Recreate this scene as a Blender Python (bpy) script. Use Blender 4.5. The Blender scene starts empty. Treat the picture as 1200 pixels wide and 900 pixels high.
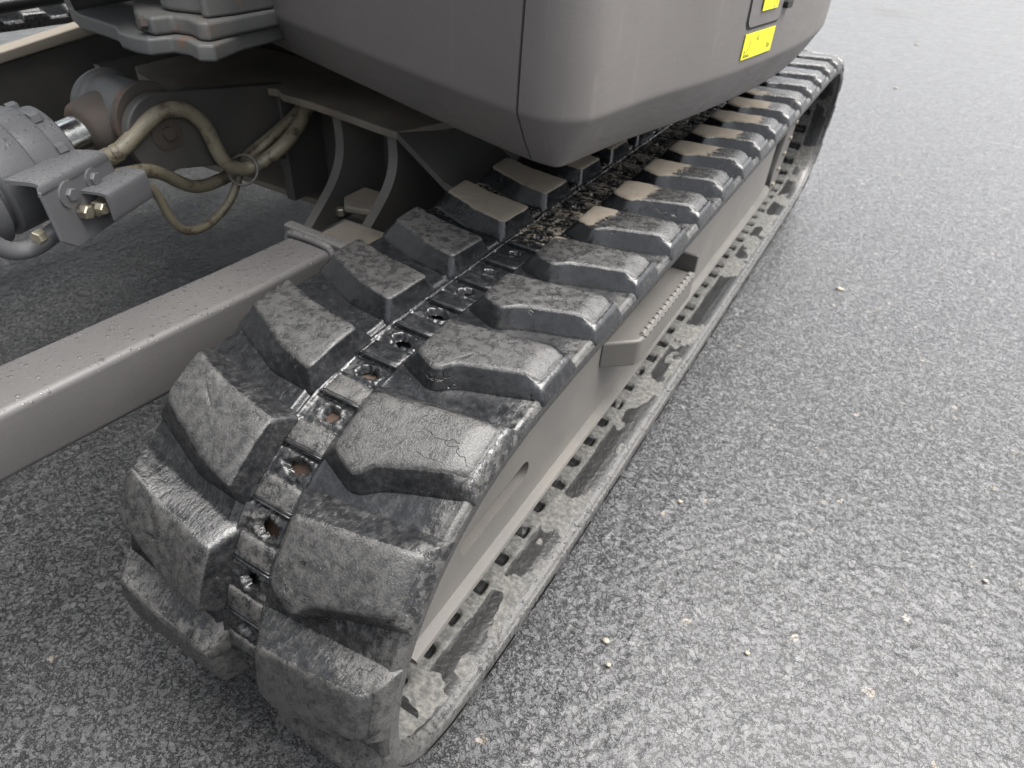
import bpy, math, random
import numpy as np
from mathutils import Matrix, Vector

SC = bpy.context.scene
COL = SC.collection
random.seed(4)
RNG = np.random.default_rng(7)

# ------------------------------------------------------------------ camera
CAM_C = (0.17656, -0.34558, 0.74152)
CAM_R = ((0.860744, -0.352124, 0.367598), (0.506302, 0.517437, -0.689868), (0.052710, 0.779915, 0.623662))
cd = bpy.data.cameras.new('camera')
cam = bpy.data.objects.new('camera', cd)
COL.objects.link(cam)
M = Matrix.Identity(4)
for i in range(3):
    for j in range(3):
        M[i][j] = CAM_R[i][j]
    M[i][3] = CAM_C[i]
cam.matrix_world = M
cd.sensor_width = 36.0
cd.lens = 36.0 * 777.87 / 1200.0
cd.clip_start = 0.02
cd.clip_end = 500.0
cd.dof.use_dof = True
cd.dof.focus_distance = 0.62
cd.dof.aperture_fstop = 10.0
SC.camera = cam

# ------------------------------------------------------------------ light
SUN_EL, SUN_AZ = math.radians(70), math.radians(42)   # azimuth measured from +Y towards +X
W = bpy.data.worlds.new('World')
SC.world = W
W.use_nodes = True
wn = W.node_tree
wn.nodes.clear()
wo = wn.nodes.new('ShaderNodeOutputWorld')
wb = wn.nodes.new('ShaderNodeBackground')
wb.inputs['Strength'].default_value = 0.15
sky = wn.nodes.new('ShaderNodeTexSky')
sky.sky_type = 'NISHITA'
sky.sun_disc = False
sky.sun_elevation = SUN_EL
sky.sun_rotation = SUN_AZ
sky.air_density = 1.0
sky.dust_density = 6.0
sky.ozone_density = 1.0
hs = wn.nodes.new('ShaderNodeHueSaturation')
hs.inputs['Saturation'].default_value = 0.24
wn.links.new(sky.outputs['Color'], hs.inputs['Color'])
wn.links.new(hs.outputs['Color'], wb.inputs['Color'])
wn.links.new(wb.outputs['Background'], wo.inputs['Surface'])
sd = bpy.data.lights.new('sun', 'SUN')
sd.energy = 3.0
sd.angle = math.radians(62)
sd.color = (1.0, 0.97, 0.93)
sun = bpy.data.objects.new('sun', sd)
COL.objects.link(sun)
dirv = Vector((math.sin(SUN_AZ) * math.cos(SUN_EL), math.cos(SUN_AZ) * math.cos(SUN_EL), math.sin(SUN_EL)))
sun.rotation_euler = dirv.to_track_quat('Z', 'Y').to_euler()
SC.view_settings.view_transform = 'Standard'
SC.view_settings.look = 'None'
SC.view_settings.exposure = 1.6
SC.view_settings.gamma = 1.0


# ------------------------------------------------------------------ helpers
def mesh_np(name, verts, faces, smooth=True, attrs=None, mats=(), midx=None):
    """verts Nx3, faces list/array (quads array or list of tuples)."""
    me = bpy.data.meshes.new(name)
    me.from_pydata(np.asarray(verts, float).tolist() if not isinstance(verts, list) else verts, [],
                   faces.tolist() if isinstance(faces, np.ndarray) else faces)
    if smooth:
        me.polygons.foreach_set('use_smooth', [True] * len(me.polygons))
    for k, v in (attrs or {}).items():
        a = me.attributes.new(k, 'FLOAT', 'POINT')
        a.data.foreach_set('value', np.asarray(v, np.float32))
    for m in mats:
        me.materials.append(m)
    if midx is not None:
        me.polygons.foreach_set('material_index', midx)
    me.update()
    return me


def link(name, me, parent=None):
    o = bpy.data.objects.new(name, me)
    COL.objects.link(o)
    if parent is not None:
        o.parent = parent
    return o


def grid_faces(nr, nc, closed=False):
    r = np.arange(nr if closed else nr - 1)[:, None]
    c = np.arange(nc - 1)[None, :]
    a = r * nc + c
    b = ((r + 1) % nr) * nc + c
    return np.stack([a, a + 1, b + 1, b], -1).reshape(-1, 4)


def hash2(i, j, k=0):
    v = np.sin(i * 127.1 + j * 311.7 + k * 74.7) * 43758.5453
    return v - np.floor(v)


def vnoise(x, y, k=0):
    xi, yi = np.floor(x), np.floor(y)
    fx, fy = x - xi, y - yi
    fx = fx * fx * (3 - 2 * fx)
    fy = fy * fy * (3 - 2 * fy)
    a = hash2(xi, yi, k); b = hash2(xi + 1, yi, k)
    c = hash2(xi, yi + 1, k); d = hash2(xi + 1, yi + 1, k)
    return (a * (1 - fx) + b * fx) * (1 - fy) + (c * (1 - fx) + d * fx) * fy


def fbm(x, y, k=0, o=3):
    s, a, t = 0, 1, 0
    for i in range(o):
        s = s + a * vnoise(x, y, k + i * 13); t += a
        x = x * 2.03; y = y * 2.03; a *= 0.5
    return s / t


def sstep(a, b, x):
    t = np.clip((x - a) / (b - a), 0, 1)
    return t * t * (3 - 2 * t)


def worley(x, y, k=0):
    xi, yi = np.floor(x), np.floor(y)
    f1 = np.full(x.shape, 9.0); f2 = np.full(x.shape, 9.0); idv = np.zeros(x.shape)
    for dx in (-1, 0, 1):
        for dy in (-1, 0, 1):
            cx, cy = xi + dx, yi + dy
            px = cx + hash2(cx, cy, k); py = cy + hash2(cx, cy, k + 5)
            d = np.sqrt((px - x) ** 2 + (py - y) ** 2)
            closer = d < f1
            f2 = np.where(closer, f1, np.minimum(f2, d))
            idv = np.where(closer, hash2(cx, cy, k + 9), idv)
            f1 = np.where(closer, d, f1)
    return f1, f2, idv


def bevel(o, w=0.003, seg=2, ang=35):
    m = o.modifiers.new('bevel', 'BEVEL')
    m.width = w
    m.segments = seg
    m.limit_method = 'ANGLE'
    m.angle_limit = math.radians(ang)
    m.harden_normals = False
    for p in o.data.polygons:
        p.use_smooth = True
    n = o.modifiers.new('wn', 'WEIGHTED_NORMAL')
    n.keep_sharp = False
    return o


def prism(name, poly, z0, z1, mat, parent, axis='z', bev=0.003, seg=2):
    """extrude polygon. axis z: poly (x,y); axis x: poly (y,z) from x=z0 to z1; axis y: poly (x,z)."""
    n = len(poly)
    V = []
    for h in (z0, z1):
        for a, b in poly:
            V.append((a, b, h) if axis == 'z' else ((h, a, b) if axis == 'x' else (a, h, b)))
    F = [tuple(range(n))[::-1], tuple(range(n, 2 * n))]
    for i in range(n):
        j = (i + 1) % n
        F.append((i, j, n + j, n + i))
    me = bpy.data.meshes.new(name)
    me.from_pydata(V, [], F)
    import bmesh
    bm = bmesh.new(); bm.from_mesh(me)
    bmesh.ops.recalc_face_normals(bm, faces=bm.faces)
    bm.to_mesh(me); bm.free()
    me.materials.append(mat)
    o = link(name, me, parent)
    if bev:
        bevel(o, bev, seg)
    return o


def box(name, x0, x1, y0, y1, z0, z1, mat, parent, bev=0.003, seg=2):
    return prism(name, [(x0, y0), (x1, y0), (x1, y1), (x0, y1)], z0, z1, mat, parent, 'z', bev, seg)


def hull8(name, pts, mat, parent, bev=0.003, seg=2):
    """box from 8 explicit corners: bottom 4 then top 4 (matching order)."""
    F = [(3, 2, 1, 0), (4, 5, 6, 7), (0, 1, 5, 4), (1, 2, 6, 5), (2, 3, 7, 6), (3, 0, 4, 7)]
    me = bpy.data.meshes.new(name)
    me.from_pydata([tuple(p) for p in pts], [], F)
    import bmesh
    bm = bmesh.new(); bm.from_mesh(me)
    bmesh.ops.recalc_face_normals(bm, faces=bm.faces)
    bm.to_mesh(me); bm.free()
    me.materials.append(mat)
    o = link(name, me, parent)
    if bev:
        bevel(o, bev, seg)
    return o


def lathe(name, p0, p1, prof, mat, parent, n=40, cap=True):
    """prof: list of (t along axis in metres, radius)."""
    p0 = Vector(p0); ax = (Vector(p1) - p0).normalized()
    u = ax.orthogonal().normalized(); v = ax.cross(u)
    V, F = [], []
    for t, r in prof:
        for k in range(n):
            a = 2 * math.pi * k / n
            V.append(p0 + ax * t + (u * math.cos(a) + v * math.sin(a)) * r)
    for i in range(len(prof) - 1):
        for k in range(n):
            k2 = (k + 1) % n
            F.append((i * n + k, i * n + k2, (i + 1) * n + k2, (i + 1) * n + k))
    if cap:
        F.append(tuple(range(n))[::-1])
        F.append(tuple((len(prof) - 1) * n + k for k in range(n)))
    me = bpy.data.meshes.new(name)
    me.from_pydata([tuple(q) for q in V], [], F)
    me.materials.append(mat)
    for p in me.polygons:
        p.use_smooth = len(p.vertices) == 4
    o = link(name, me, parent)
    es = o.modifiers.new('es', 'EDGE_SPLIT'); es.split_angle = math.radians(38)
    return o


def smooth_path(P, it=2):
    P = [Vector(p) for p in P]
    for _ in range(it):
        Q = [P[0]]
        for a, b in zip(P[:-1], P[1:]):
            Q += [a * 0.75 + b * 0.25, a * 0.25 + b * 0.75]
        Q.append(P[-1])
        P = Q
    return P


def tube(name, P, r, mat, parent, n=18, it=2, wob=0.0):
    P = smooth_path(P, it)
    V, F = [], []
    prev = None
    for i, p in enumerate(P):
        t = (P[min(i + 1, len(P) - 1)] - P[max(i - 1, 0)]).normalized()
        if prev is None:
            u = t.orthogonal().normalized()
        else:
            u = (prev - t * prev.dot(t)).normalized()
        prev = u
        v = t.cross(u)
        rr = r * (1 + wob * math.sin(i * 1.7))
        for k in range(n):
            a = 2 * math.pi * k / n
            V.append(tuple(p + (u * math.cos(a) + v * math.sin(a)) * rr))
    for i in range(len(P) - 1):
        for k in range(n):
            k2 = (k + 1) % n
            F.append((i * n + k, i * n + k2, (i + 1) * n + k2, (i + 1) * n + k))
    F.append(tuple(range(n))[::-1])
    F.append(tuple((len(P) - 1) * n + k for k in range(n)))
    me = mesh_np(name, V, F, True, mats=[mat])
    return link(name, me, parent)


def bolt(name, c, nrm, r, h, mat, parent, washer=None):
    c = Vector(c); nrm = Vector(nrm).normalized()
    u = nrm.orthogonal().normalized(); v = nrm.cross(u)
    V, F = [], []
    def ring(R, t, n, ph=0.0):
        s = len(V)
        for k in range(n):
            a = 2 * math.pi * k / n + ph
            V.append(tuple(c + nrm * t + (u * math.cos(a) + v * math.sin(a)) * R))
        return s
    if washer:
        a = ring(r * washer, -0.002, 24); b = ring(r * washer, 0.0018, 24); d = ring(r * 0.6, 0.0022, 24)
        for s1, s2 in ((a, b), (b, d)):
            for k in range(24):
                F.append((s1 + k, s1 + (k + 1) % 24, s2 + (k + 1) % 24, s2 + k))
    a = ring(r, 0.0, 6); b = ring(r, h * 0.85, 6); d = ring(r * 0.86, h, 6)
    for s1, s2 in ((a, b), (b, d)):
        for k in range(6):
            F.append((s1 + k, s1 + (k + 1) % 6, s2 + (k + 1) % 6, s2 + k))
    F.append(tuple(d + k for k in range(6)))
    me = mesh_np(name, V, F, False, mats=[mat])
    return link(name, me, parent)


# ------------------------------------------------------------------ materials
class NT:
    def __init__(s, name):
        s.m = bpy.data.materials.new(name)
        s.m.use_nodes = True
        s.t = s.m.node_tree
        s.b = s.t.nodes['Principled BSDF']
        s.out = s.t.nodes['Material Output']

    def n(s, typ, **kw):
        nd = s.t.nodes.new(typ)
        for k, v in kw.items():
            if k.startswith('i_'):
                nd.inputs[k[2:]].default_value = v
            else:
                setattr(nd, k, v)
        return nd

    def l(s, a, b):
        s.t.links.new(a, b)

    def pos(s, scale=(1, 1, 1)):
        g = s.n('ShaderNodeTexCoord')
        mp = s.n('ShaderNodeMapping')
        mp.inputs['Scale'].default_value = scale
        s.l(g.outputs['Object'], mp.inputs['Vector'])
        return mp.outputs['Vector']

    def noise(s, scale, detail=3, rough=0.55, vec=None, dist=0.0):
        nd = s.n('ShaderNodeTexNoise')
        nd.inputs['Scale'].default_value = scale
        nd.inputs['Detail'].default_value = detail
        nd.inputs['Roughness'].default_value = rough
        nd.inputs['Distortion'].default_value = dist
        s.l(vec if vec is not None else s.pos(), nd.inputs['Vector'])
        return nd.outputs['Fac']

    def vor(s, scale, feat='F1', vec=None, out='Distance', rnd=1.0):
        nd = s.n('ShaderNodeTexVoronoi')
        nd.feature = feat
        nd.inputs['Scale'].default_value = scale
        nd.inputs['Randomness'].default_value = rnd
        s.l(vec if vec is not None else s.pos(), nd.inputs['Vector'])
        return nd.outputs[out]

    def math(s, op, a, b=0.0, c=None, clamp=False):
        nd = s.n('ShaderNodeMath', operation=op, use_clamp=clamp)
        for i, v in enumerate((a, b) if c is None else (a, b, c)):
            if hasattr(v, 'links') or hasattr(v, 'is_linked'):
                s.l(v, nd.inputs[i])
            else:
                nd.inputs[i].default_value = v
        return nd.outputs[0]

    def ramp(s, x, lo, hi, a=0.0, b=1.0):
        nd = s.n('ShaderNodeMapRange')
        nd.interpolation_type = 'SMOOTHSTEP'
        s.l(x, nd.inputs['Value'])
        for k, v in (('From Min', lo), ('From Max', hi), ('To Min', a), ('To Max', b)):
            if hasattr(v, 'is_linked'):
                s.l(v, nd.inputs[k])
            else:
                nd.inputs[k].default_value = v
        return nd.outputs['Result']

    def mix(s, f, a, b):
        nd = s.n('ShaderNodeMix', data_type='RGBA')
        for k, v in ((0, f), (6, a), (7, b)):
            if hasattr(v, 'is_linked'):
                s.l(v, nd.inputs[k])
            else:
                nd.inputs[k].default_value = v if k == 0 else (*v, 1.0)
        return nd.outputs[2]

    def mixf(s, f, a, b):
        nd = s.n('ShaderNodeMix', data_type='FLOAT')
        for k, v in ((0, f), (2, a), (3, b)):
            if hasattr(v, 'is_linked'):
                s.l(v, nd.inputs[k])
            else:
                nd.inputs[k].default_value = v
        return nd.outputs[0]

    def attr(s, name):
        nd = s.n('ShaderNodeAttribute')
        nd.attribute_name = name
        return nd.outputs['Fac']

    def set(s, color=None, rough=None, metal=None, bump=None, bdist=0.001, bstr=1.0, ior=None, normal=None):
        b = s.b
        if color is not None:
            if hasattr(color, 'is_linked'):
                s.l(color, b.inputs['Base Color'])
            else:
                b.inputs['Base Color'].default_value = (*color, 1)
        if rough is not None:
            if hasattr(rough, 'is_linked'):
                s.l(rough, b.inputs['Roughness'])
            else:
                b.inputs['Roughness'].default_value = rough
        if metal is not None:
            b.inputs['Metallic'].default_value = metal
        if ior is not None:
            b.inputs['IOR'].default_value = ior
        if bump is not None:
            bp = s.n('ShaderNodeBump')
            bp.inputs['Distance'].default_value = bdist
            bp.inputs['Strength'].default_value = bstr
            s.l(bump, bp.inputs['Height'])
            s.l(bp.outputs['Normal'], b.inputs['Normal'])
        return s.m


def paint_mat(name, col, dirt=(0.22, 0.19, 0.16), dirt_amt=0.3, rough=0.5, drops=0.0, grain=0.15, rust=0.0):
    t = NT(name)
    big = t.noise(9, 4)
    fine = t.noise(420, 2)
    c = t.mix(t.ramp(big, 0.35, 0.75, 0.0, dirt_amt), col, dirt)
    c = t.mix(t.ramp(fine, 0.35, 0.7, 0.0, 0.35), c, tuple(v * 0.78 for v in col))
    if rust:
        c = t.mix(t.ramp(t.noise(26, 5, 0.65), 0.6 - 0.25 * rust, 0.75, 0.0, 0.8), c, (0.16, 0.085, 0.05))
    h = t.math('MULTIPLY', fine, grain)
    r = t.ramp(big, 0.3, 0.8, rough - 0.06, rough + 0.12)
    if drops:
        vec = t.pos()
        geo = t.n('ShaderNodeNewGeometry')
        sx = t.n('ShaderNodeSeparateXYZ')
        t.l(geo.outputs['Normal'], sx.inputs['Vector'])
        up = t.ramp(sx.outputs['Z'], 0.1, 0.7, 0.25, 1.0)
        for sc_, hh in ((165, 0.6), (330, 0.3)):
            col_ = t.n('ShaderNodeTexVoronoi')
            col_.inputs['Scale'].default_value = sc_
            t.l(vec, col_.inputs['Vector'])
            sep = t.n('ShaderNodeSeparateColor')
            t.l(col_.outputs['Color'], sep.inputs['Color'])
            rad = t.math('MULTIPLY', t.math('MULTIPLY', t.math('POWER', sep.outputs['Red'], 1.6), up), 0.46 * drops)
            dm = t.ramp(t.math('SUBTRACT', rad, col_.outputs['Distance']), 0.0, 0.16)
            h = t.math('ADD', h, t.math('MULTIPLY', dm, hh))
            r = t.mixf(t.math('MULTIPLY', dm, 1.6, clamp=True), r, 0.05)
            c = t.mix(t.math('MULTIPLY', dm, 0.12), c, tuple(v * 0.7 for v in col))
    return t.set(c, r, bump=h, bdist=0.0009)


def body_mat(name, col, dirt, dirt_amt, rough, grain=0.06):
    t = NT(name)
    v = t.pos()
    orange = t.noise(700, 2, 0.5, v)
    big = t.noise(5, 4, 0.55, v)
    streak = t.noise(60, 3, 0.6, t.pos((1, 1, 0.035)))
    sm = t.math('MULTIPLY', t.ramp(streak, 0.61, 0.70), t.ramp(t.noise(30, 3, 0.6, v), 0.35, 0.65))
    dots = t.ramp(t.vor(85, 'F1', v), 0.10, 0.05)
    c = t.mix(t.ramp(big, 0.3, 0.75, 0.0, dirt_amt), col, dirt)
    c = t.mix(t.math('MULTIPLY', sm, 0.5), c, tuple(k * 1.45 for k in col))
    c = t.mix(t.math('MULTIPLY', t.math('MULTIPLY', dots, t.ramp(t.noise(40, 2, 0.5, v), 0.60, 0.66)), 0.7), c, tuple(k * 2.2 for k in col))
    scr = t.noise(22, 5, 0.7, t.pos((1, .5, 2.4)), 2.0)
    r_ = t.ramp(t.math('ADD', t.math('MULTIPLY', big, .5), t.math('MULTIPLY', scr, .5)), 0.35, 0.65, rough - 0.10, rough + 0.12)
    h = t.math('ADD', t.math('MULTIPLY', orange, 0.10), t.math('MULTIPLY', t.noise(14, 2, .5, v), 0.6))
    return t.set(c, r_, bump=h, bdist=0.0012)


def rubber_mat(name):
    """wet black rubber under a patchy film of grey mud (attribute mud) and dry beige dust (attribute dry)."""
    t = NT(name)
    mud = t.attr('mud'); dry = t.attr('dry')
    v = t.pos()
    arc = t.attr('arc')
    gx_ = t.n('ShaderNodeSeparateXYZ'); t.l(v, gx_.inputs['Vector'])
    cb = t.n('ShaderNodeCombineXYZ')
    t.l(gx_.outputs['X'], cb.inputs['X']); t.l(t.math('MULTIPLY', arc, 0.38), cb.inputs['Y'])
    sv = cb.outputs['Vector']                                    # stretched along the running direction
    blot = t.noise(24, 5, 0.62, v)
    speck = t.noise(300, 4, 0.72, sv)
    sp2 = t.noise(120, 4, 0.65, v)
    fine = t.noise(620, 3, 0.7, v)
    s = t.math('ADD', t.math('MULTIPLY', speck, 0.42), t.math('ADD', t.math('MULTIPLY', blot, 0.33), t.math('MULTIPLY', sp2, 0.25)))
    th = t.math('SUBTRACT', 0.80, t.math('MULTIPLY', mud, 0.50))
    q = t.math('SUBTRACT', s, th)
    cov = t.math('ADD', t.math('MULTIPLY', t.ramp(q, -0.02, 0.04), 0.5), t.math('MULTIPLY', t.ramp(q, -0.20, 0.14), 0.5))
    th2 = t.math('SUBTRACT', 0.80, t.math('MULTIPLY', dry, 0.50))
    flat = t.attr('flat')
    cov = t.mixf(flat, cov, t.math('ADD', 0.16, t.math('MULTIPLY', fine, 0.62)))
    cdr = t.ramp(t.math('SUBTRACT', t.math('ADD', t.math('MULTIPLY', s, 0.5), t.math('ADD', t.math('MULTIPLY', fine, 0.25), t.math('MULTIPLY', sp2, 0.25))), th2), -0.015, 0.04)
    base = t.mix(t.ramp(sp2, 0.3, 0.7), (0.007, 0.0074, 0.0082), (0.015, 0.0158, 0.0175))
    film = t.mix(t.ramp(t.math('ADD', t.math('MULTIPLY', fine, .5), t.math('MULTIPLY', sp2, .5)), 0.38, 0.62), (0.026, 0.0258, 0.0256), (0.070, 0.068, 0.0645))
    c = t.mix(cov, base, film)
    c = t.mix(cdr, c, t.mix(sp2, (0.13, 0.110, 0.085), (0.22, 0.19, 0.15)))
    r = t.mixf(cov, t.ramp(sp2, 0.3, 0.7, 0.12, 0.28), t.ramp(sp2, 0.4, 0.62, 0.28, 0.55))
    r = t.mixf(cdr, r, 0.9)
    scr = t.noise(60, 4, 0.6, t.pos((3.0, 0.6, 1)), 1.5)
    # fine cuts and scratches
    dv = t.n('ShaderNodeTexNoise'); dv.inputs['Scale'].default_value = 70; t.l(v, dv.inputs['Vector'])
    dm_ = t.n('ShaderNodeVectorMath', operation='SCALE'); t.l(dv.outputs['Color'], dm_.inputs[0]); dm_.inputs['Scale'].default_value = 0.02
    da = t.n('ShaderNodeVectorMath', operation='ADD'); t.l(t.pos((0.5, 1.6, 1)), da.inputs[0]); t.l(dm_.outputs[0], da.inputs[1])
    cr = t.vor(34, 'DISTANCE_TO_EDGE', da.outputs[0])
    cutm = t.math('MULTIPLY', t.ramp(cr, 0.012, 0.0), t.ramp(blot, 0.57, 0.66))
    c = t.mix(t.math('MULTIPLY', cutm, 0.7), c, (0.006, 0.006, 0.006))
    h = t.math('ADD', t.math('MULTIPLY', cov, t.math('ADD', 0.30, t.math('MULTIPLY', fine, 0.55))),
               t.math('ADD', t.math('MULTIPLY', sp2, 0.36), t.math('MULTIPLY', scr, 0.22)))
    h = t.math('SUBTRACT', h, t.math('MULTIPLY', cutm, 0.9))
    return t.set(c, r, bump=h, bdist=0.0011)


def inner_mat():
    t = NT('belt_inside_dust')
    wet = t.attr('mud')        # here: 1 = wet dark patch; slot recesses use it as painted shade
    v = t.pos()
    s = t.noise(150, 5, 0.7, v)
    b = t.noise(17, 4, 0.6, v)
    w = t.ramp(t.math('ADD', t.math('ADD', t.math('MULTIPLY', b, 0.75), t.math('MULTIPLY', s, 0.35)), t.math('MULTIPLY', wet, 0.5)), 0.80, 0.87)
    dust = t.mix(t.ramp(s, 0.35, 0.7), (0.045, 0.0445, 0.042), (0.122, 0.119, 0.109))
    c = t.mix(w, dust, (0.011, 0.011, 0.011))
    r = t.mixf(w, 0.8, 0.3)
    return t.set(c, r, bump=s, bdist=0.001)


def asphalt_mat():
    t = NT('wet_asphalt')
    v = t.pos()
    na = t.noise(100, 3, 0.62, v, 0.35)
    nb = t.noise(55, 2, 0.5, v)
    n1 = t.noise(300, 4, 0.65, v)
    big = t.noise(1.1, 4, 0.5, v)
    mid = t.noise(9, 3, 0.5, v)
    w2 = t.vor(170, 'SMOOTH_F1', v)
    line = t.ramp(t.math('ABSOLUTE', t.math('SUBTRACT', na, 0.5)), 0.008, 0.045)
    brk = t.ramp(nb, 0.40, 0.56)
    nc = t.noise(150, 3, 0.6, v, 0.3)
    line2 = t.ramp(t.math('ABSOLUTE', t.math('SUBTRACT', nc, 0.47)), 0.0, 0.035)
    brk2 = t.ramp(nb, 0.56, 0.42)
    crv = t.math('SUBTRACT', t.math('SUBTRACT', 1.0, t.math('MULTIPLY', t.math('SUBTRACT', 1.0, line), brk)), t.math('MULTIPLY', t.math('MULTIPLY', t.math('SUBTRACT', 1.0, line2), brk2), 0.8), clamp=True)
    vc = t.n('ShaderNodeTexVoronoi'); vc.inputs['Scale'].default_value = 120
    t.l(v, vc.inputs['Vector'])
    sp = t.n('ShaderNodeSeparateColor'); t.l(vc.outputs['Color'], sp.inputs['Color'])
    c = t.mix(t.ramp(n1, 0.3, 0.7), (0.030, 0.031, 0.033), (0.064, 0.065, 0.068))
    c = t.mix(t.math('MULTIPLY', t.ramp(sp.outputs['Red'], 0.6, 1.0), 0.5), c, (0.11, 0.11, 0.112))
    c = t.mix(t.math('MULTIPLY', t.ramp(sp.outputs['Green'], 0.9965, 0.998), 0.5), c, (0.26, 0.22, 0.17))
    c = t.mix(t.math('MULTIPLY', t.math('SUBTRACT', 1.0, crv), 0.85), c, (0.010, 0.010, 0.010))  # relief shade of the crevices painted dark into the colour
    c = t.mix(t.ramp(big, 0.4, 0.7, 0.0, 0.35), c, (0.055, 0.055, 0.055))
    # faint brown drag stain far down the road
    mp = t.n('ShaderNodeMapping'); mp.vector_type = 'TEXTURE'
    mp.inputs['Location'].default_value = (-0.17, 5.63, 0)
    mp.inputs['Rotation'].default_value = (0, 0, -0.134)
    mp.inputs['Scale'].default_value = (0.30, 0.28, 1)
    t.l(v, mp.inputs['Vector'])
    ln = t.n('ShaderNodeVectorMath', operation='LENGTH'); t.l(mp.outputs[0], ln.inputs[0])
    st_ = t.math('MULTIPLY', t.ramp(ln.outputs['Value'], 1.0, 0.3), t.ramp(t.noise(3, 4, 0.6, t.pos((1, 2, 1))), 0.35, 0.6))
    c = t.mix(t.math('MULTIPLY', st_, 0.8), c, (0.022, 0.017, 0.014))
    r = t.ramp(mid, 0.35, 0.65, 0.38, 0.54)
    h = t.math('ADD', t.math('MULTIPLY', crv, 1.0),
               t.math('ADD', t.math('MULTIPLY', t.math('SUBTRACT', 1.0, w2), 0.35),
                      t.math('ADD', t.math('MULTIPLY', n1, 0.7), t.math('MULTIPLY', na, 0.35))))
    t.b.inputs['Coat Weight'].default_value = 0.38
    t.b.inputs['Coat IOR'].default_value = 1.4
    t.b.inputs['Coat Roughness'].default_value = 0.2
    return t.set(c, r, bump=h, bdist=0.0040, ior=1.5)


M_ASPH = asphalt_mat()
M_RUB = rubber_mat('wet_worn_rubber')
M_IN = inner_mat()
M_FRAME = paint_mat('track_frame_paint', (0.091, 0.086, 0.080), (0.143, 0.131, 0.112), 0.45, 0.5, grain=0.12)
M_FRAME_D = paint_mat('undercarriage_paint', (0.054, 0.053, 0.051), (0.108, 0.095, 0.079), 0.45, 0.5, grain=0.12)
M_ARM = paint_mat('arm_paint', (0.070, 0.067, 0.066), (0.091, 0.087, 0.083), 0.25, 0.52, drops=1.0, grain=0.1)
M_CAST = paint_mat('casting_paint', (0.081, 0.083, 0.083), (0.171, 0.163, 0.146), 0.4, 0.5, grain=0.35, rust=0.08)
M_CYL = paint_mat('cylinder_paint', (0.128, 0.129, 0.134), (0.184, 0.184, 0.184), 0.25, 0.38, drops=1.1, grain=0.1)
M_BODY = body_mat('body_panel_paint', (0.102, 0.094, 0.090), (0.125, 0.116, 0.111), 0.4, 0.46, grain=0.06)
M_DUSTY = paint_mat('dusty_steel', (0.101, 0.092, 0.077), (0.215, 0.184, 0.143), 0.9, 0.7, grain=0.35, rust=0.15)
M_PALE = paint_mat('sky_lit_dusty_steel', (0.231, 0.204, 0.165), (0.275, 0.242, 0.198), 0.6, 0.8, grain=0.2)  # dust colour made paler to carry sky light on the far arm
M_RUST = paint_mat('greasy_rusty_steel', (0.060, 0.052, 0.046), (0.075, 0.052, 0.038), 0.7, 0.6, grain=0.5, rust=0.25)
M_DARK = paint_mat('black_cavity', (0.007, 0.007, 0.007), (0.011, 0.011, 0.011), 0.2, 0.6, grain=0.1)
tm = NT('chrome_rod'); M_CHROME = tm.set((0.78, 0.80, 0.80), tm.ramp(tm.noise(30, 4), 0.3, 0.8, 0.12, 0.35), metal=1.0)
tm = NT('zinc_bolt'); M_ZINC = tm.set(tm.mix(tm.ramp(tm.noise(90, 3), 0.4, 0.7), (0.42, 0.39, 0.30), (0.30, 0.26, 0.2)), 0.35, metal=0.7)
tm = NT('hose_tan')
_h = tm.mix(tm.ramp(tm.noise(38, 5, 0.7), 0.52, 0.66), (0.17, 0.15, 0.105), (0.07, 0.052, 0.036))
_h = tm.mix(tm.ramp(tm.noise(160, 4, 0.7), 0.62, 0.7), _h, (0.03, 0.025, 0.02))
M_HOSE = tm.set(_h, tm.ramp(tm.noise(50, 3), 0.3, 0.7, 0.32, 0.55), bump=tm.noise(300, 3), bdist=0.0006)
tm = NT('black_hose'); M_BHOSE = tm.set((0.015, 0.015, 0.016), 0.4, bump=tm.noise(300, 2), bdist=0.0004)
tm = NT('label_yellow'); M_YEL = tm.set((0.60, 0.58, 0.01), 0.4)
tm = NT('label_print'); M_INK = tm.set((0.05, 0.05, 0.015), 0.45)
tm = NT('tie_steel'); M_TIE = tm.set((0.12, 0.11, 0.10), 0.5)
tm = NT('grass_green'); M_GRASS = tm.set(tm.mix(tm.noise(20, 2), (0.05, 0.12, 0.02), (0.10, 0.2, 0.03)), 0.5)

# ------------------------------------------------------------------ ground
def axis(segs):
    out = [segs[0][0]]
    for a, b, st in segs:
        n = max(1, int(round((b - a) / st)))
        out += list(np.linspace(a, b, n + 1)[1:])
    return np.array(out)

gx = axis([(-60, -10, 10), (-10, -3, 1), (-3, -1.5, 0.05), (-1.5, 1.25, 0.0038), (1.25, 3, 0.02), (3, 10, 1), (10, 60, 10)])
gy = axis([(-60, -10, 10), (-10, -1.5, 1), (-1.5, -0.5, 0.03), (-0.5, 1.15, 0.0038), (1.15, 2.4, 0.008), (2.4, 8, 0.1), (8, 20, 1), (20, 120, 10)])
X, Y = np.meshgrid(gx, gy)
WX = X + 0.014 * (fbm(X * 130, Y * 130, 3, 3) - .5); WY = Y + 0.014 * (fbm(X * 130, Y * 130, 17, 3) - .5)
f1, f2, idv = worley(WX * 98, WY * 98, 1)
g1, g2, _ = worley(X * 150, Y * 150, 31)
near = sstep(-1.6, -1.4, X) * sstep(1.5, 1.2, X) * sstep(-0.6, -0.5, Y) * sstep(2.4, 1.9, Y)
Z = (0.0012 * sstep(0.0, 0.45, f2 - f1) * (0.2 + 0.8 * idv) + 0.0008 * (fbm(X * 85, Y * 85, 8, 2) - 0.5)) * near - 0.0035
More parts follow.
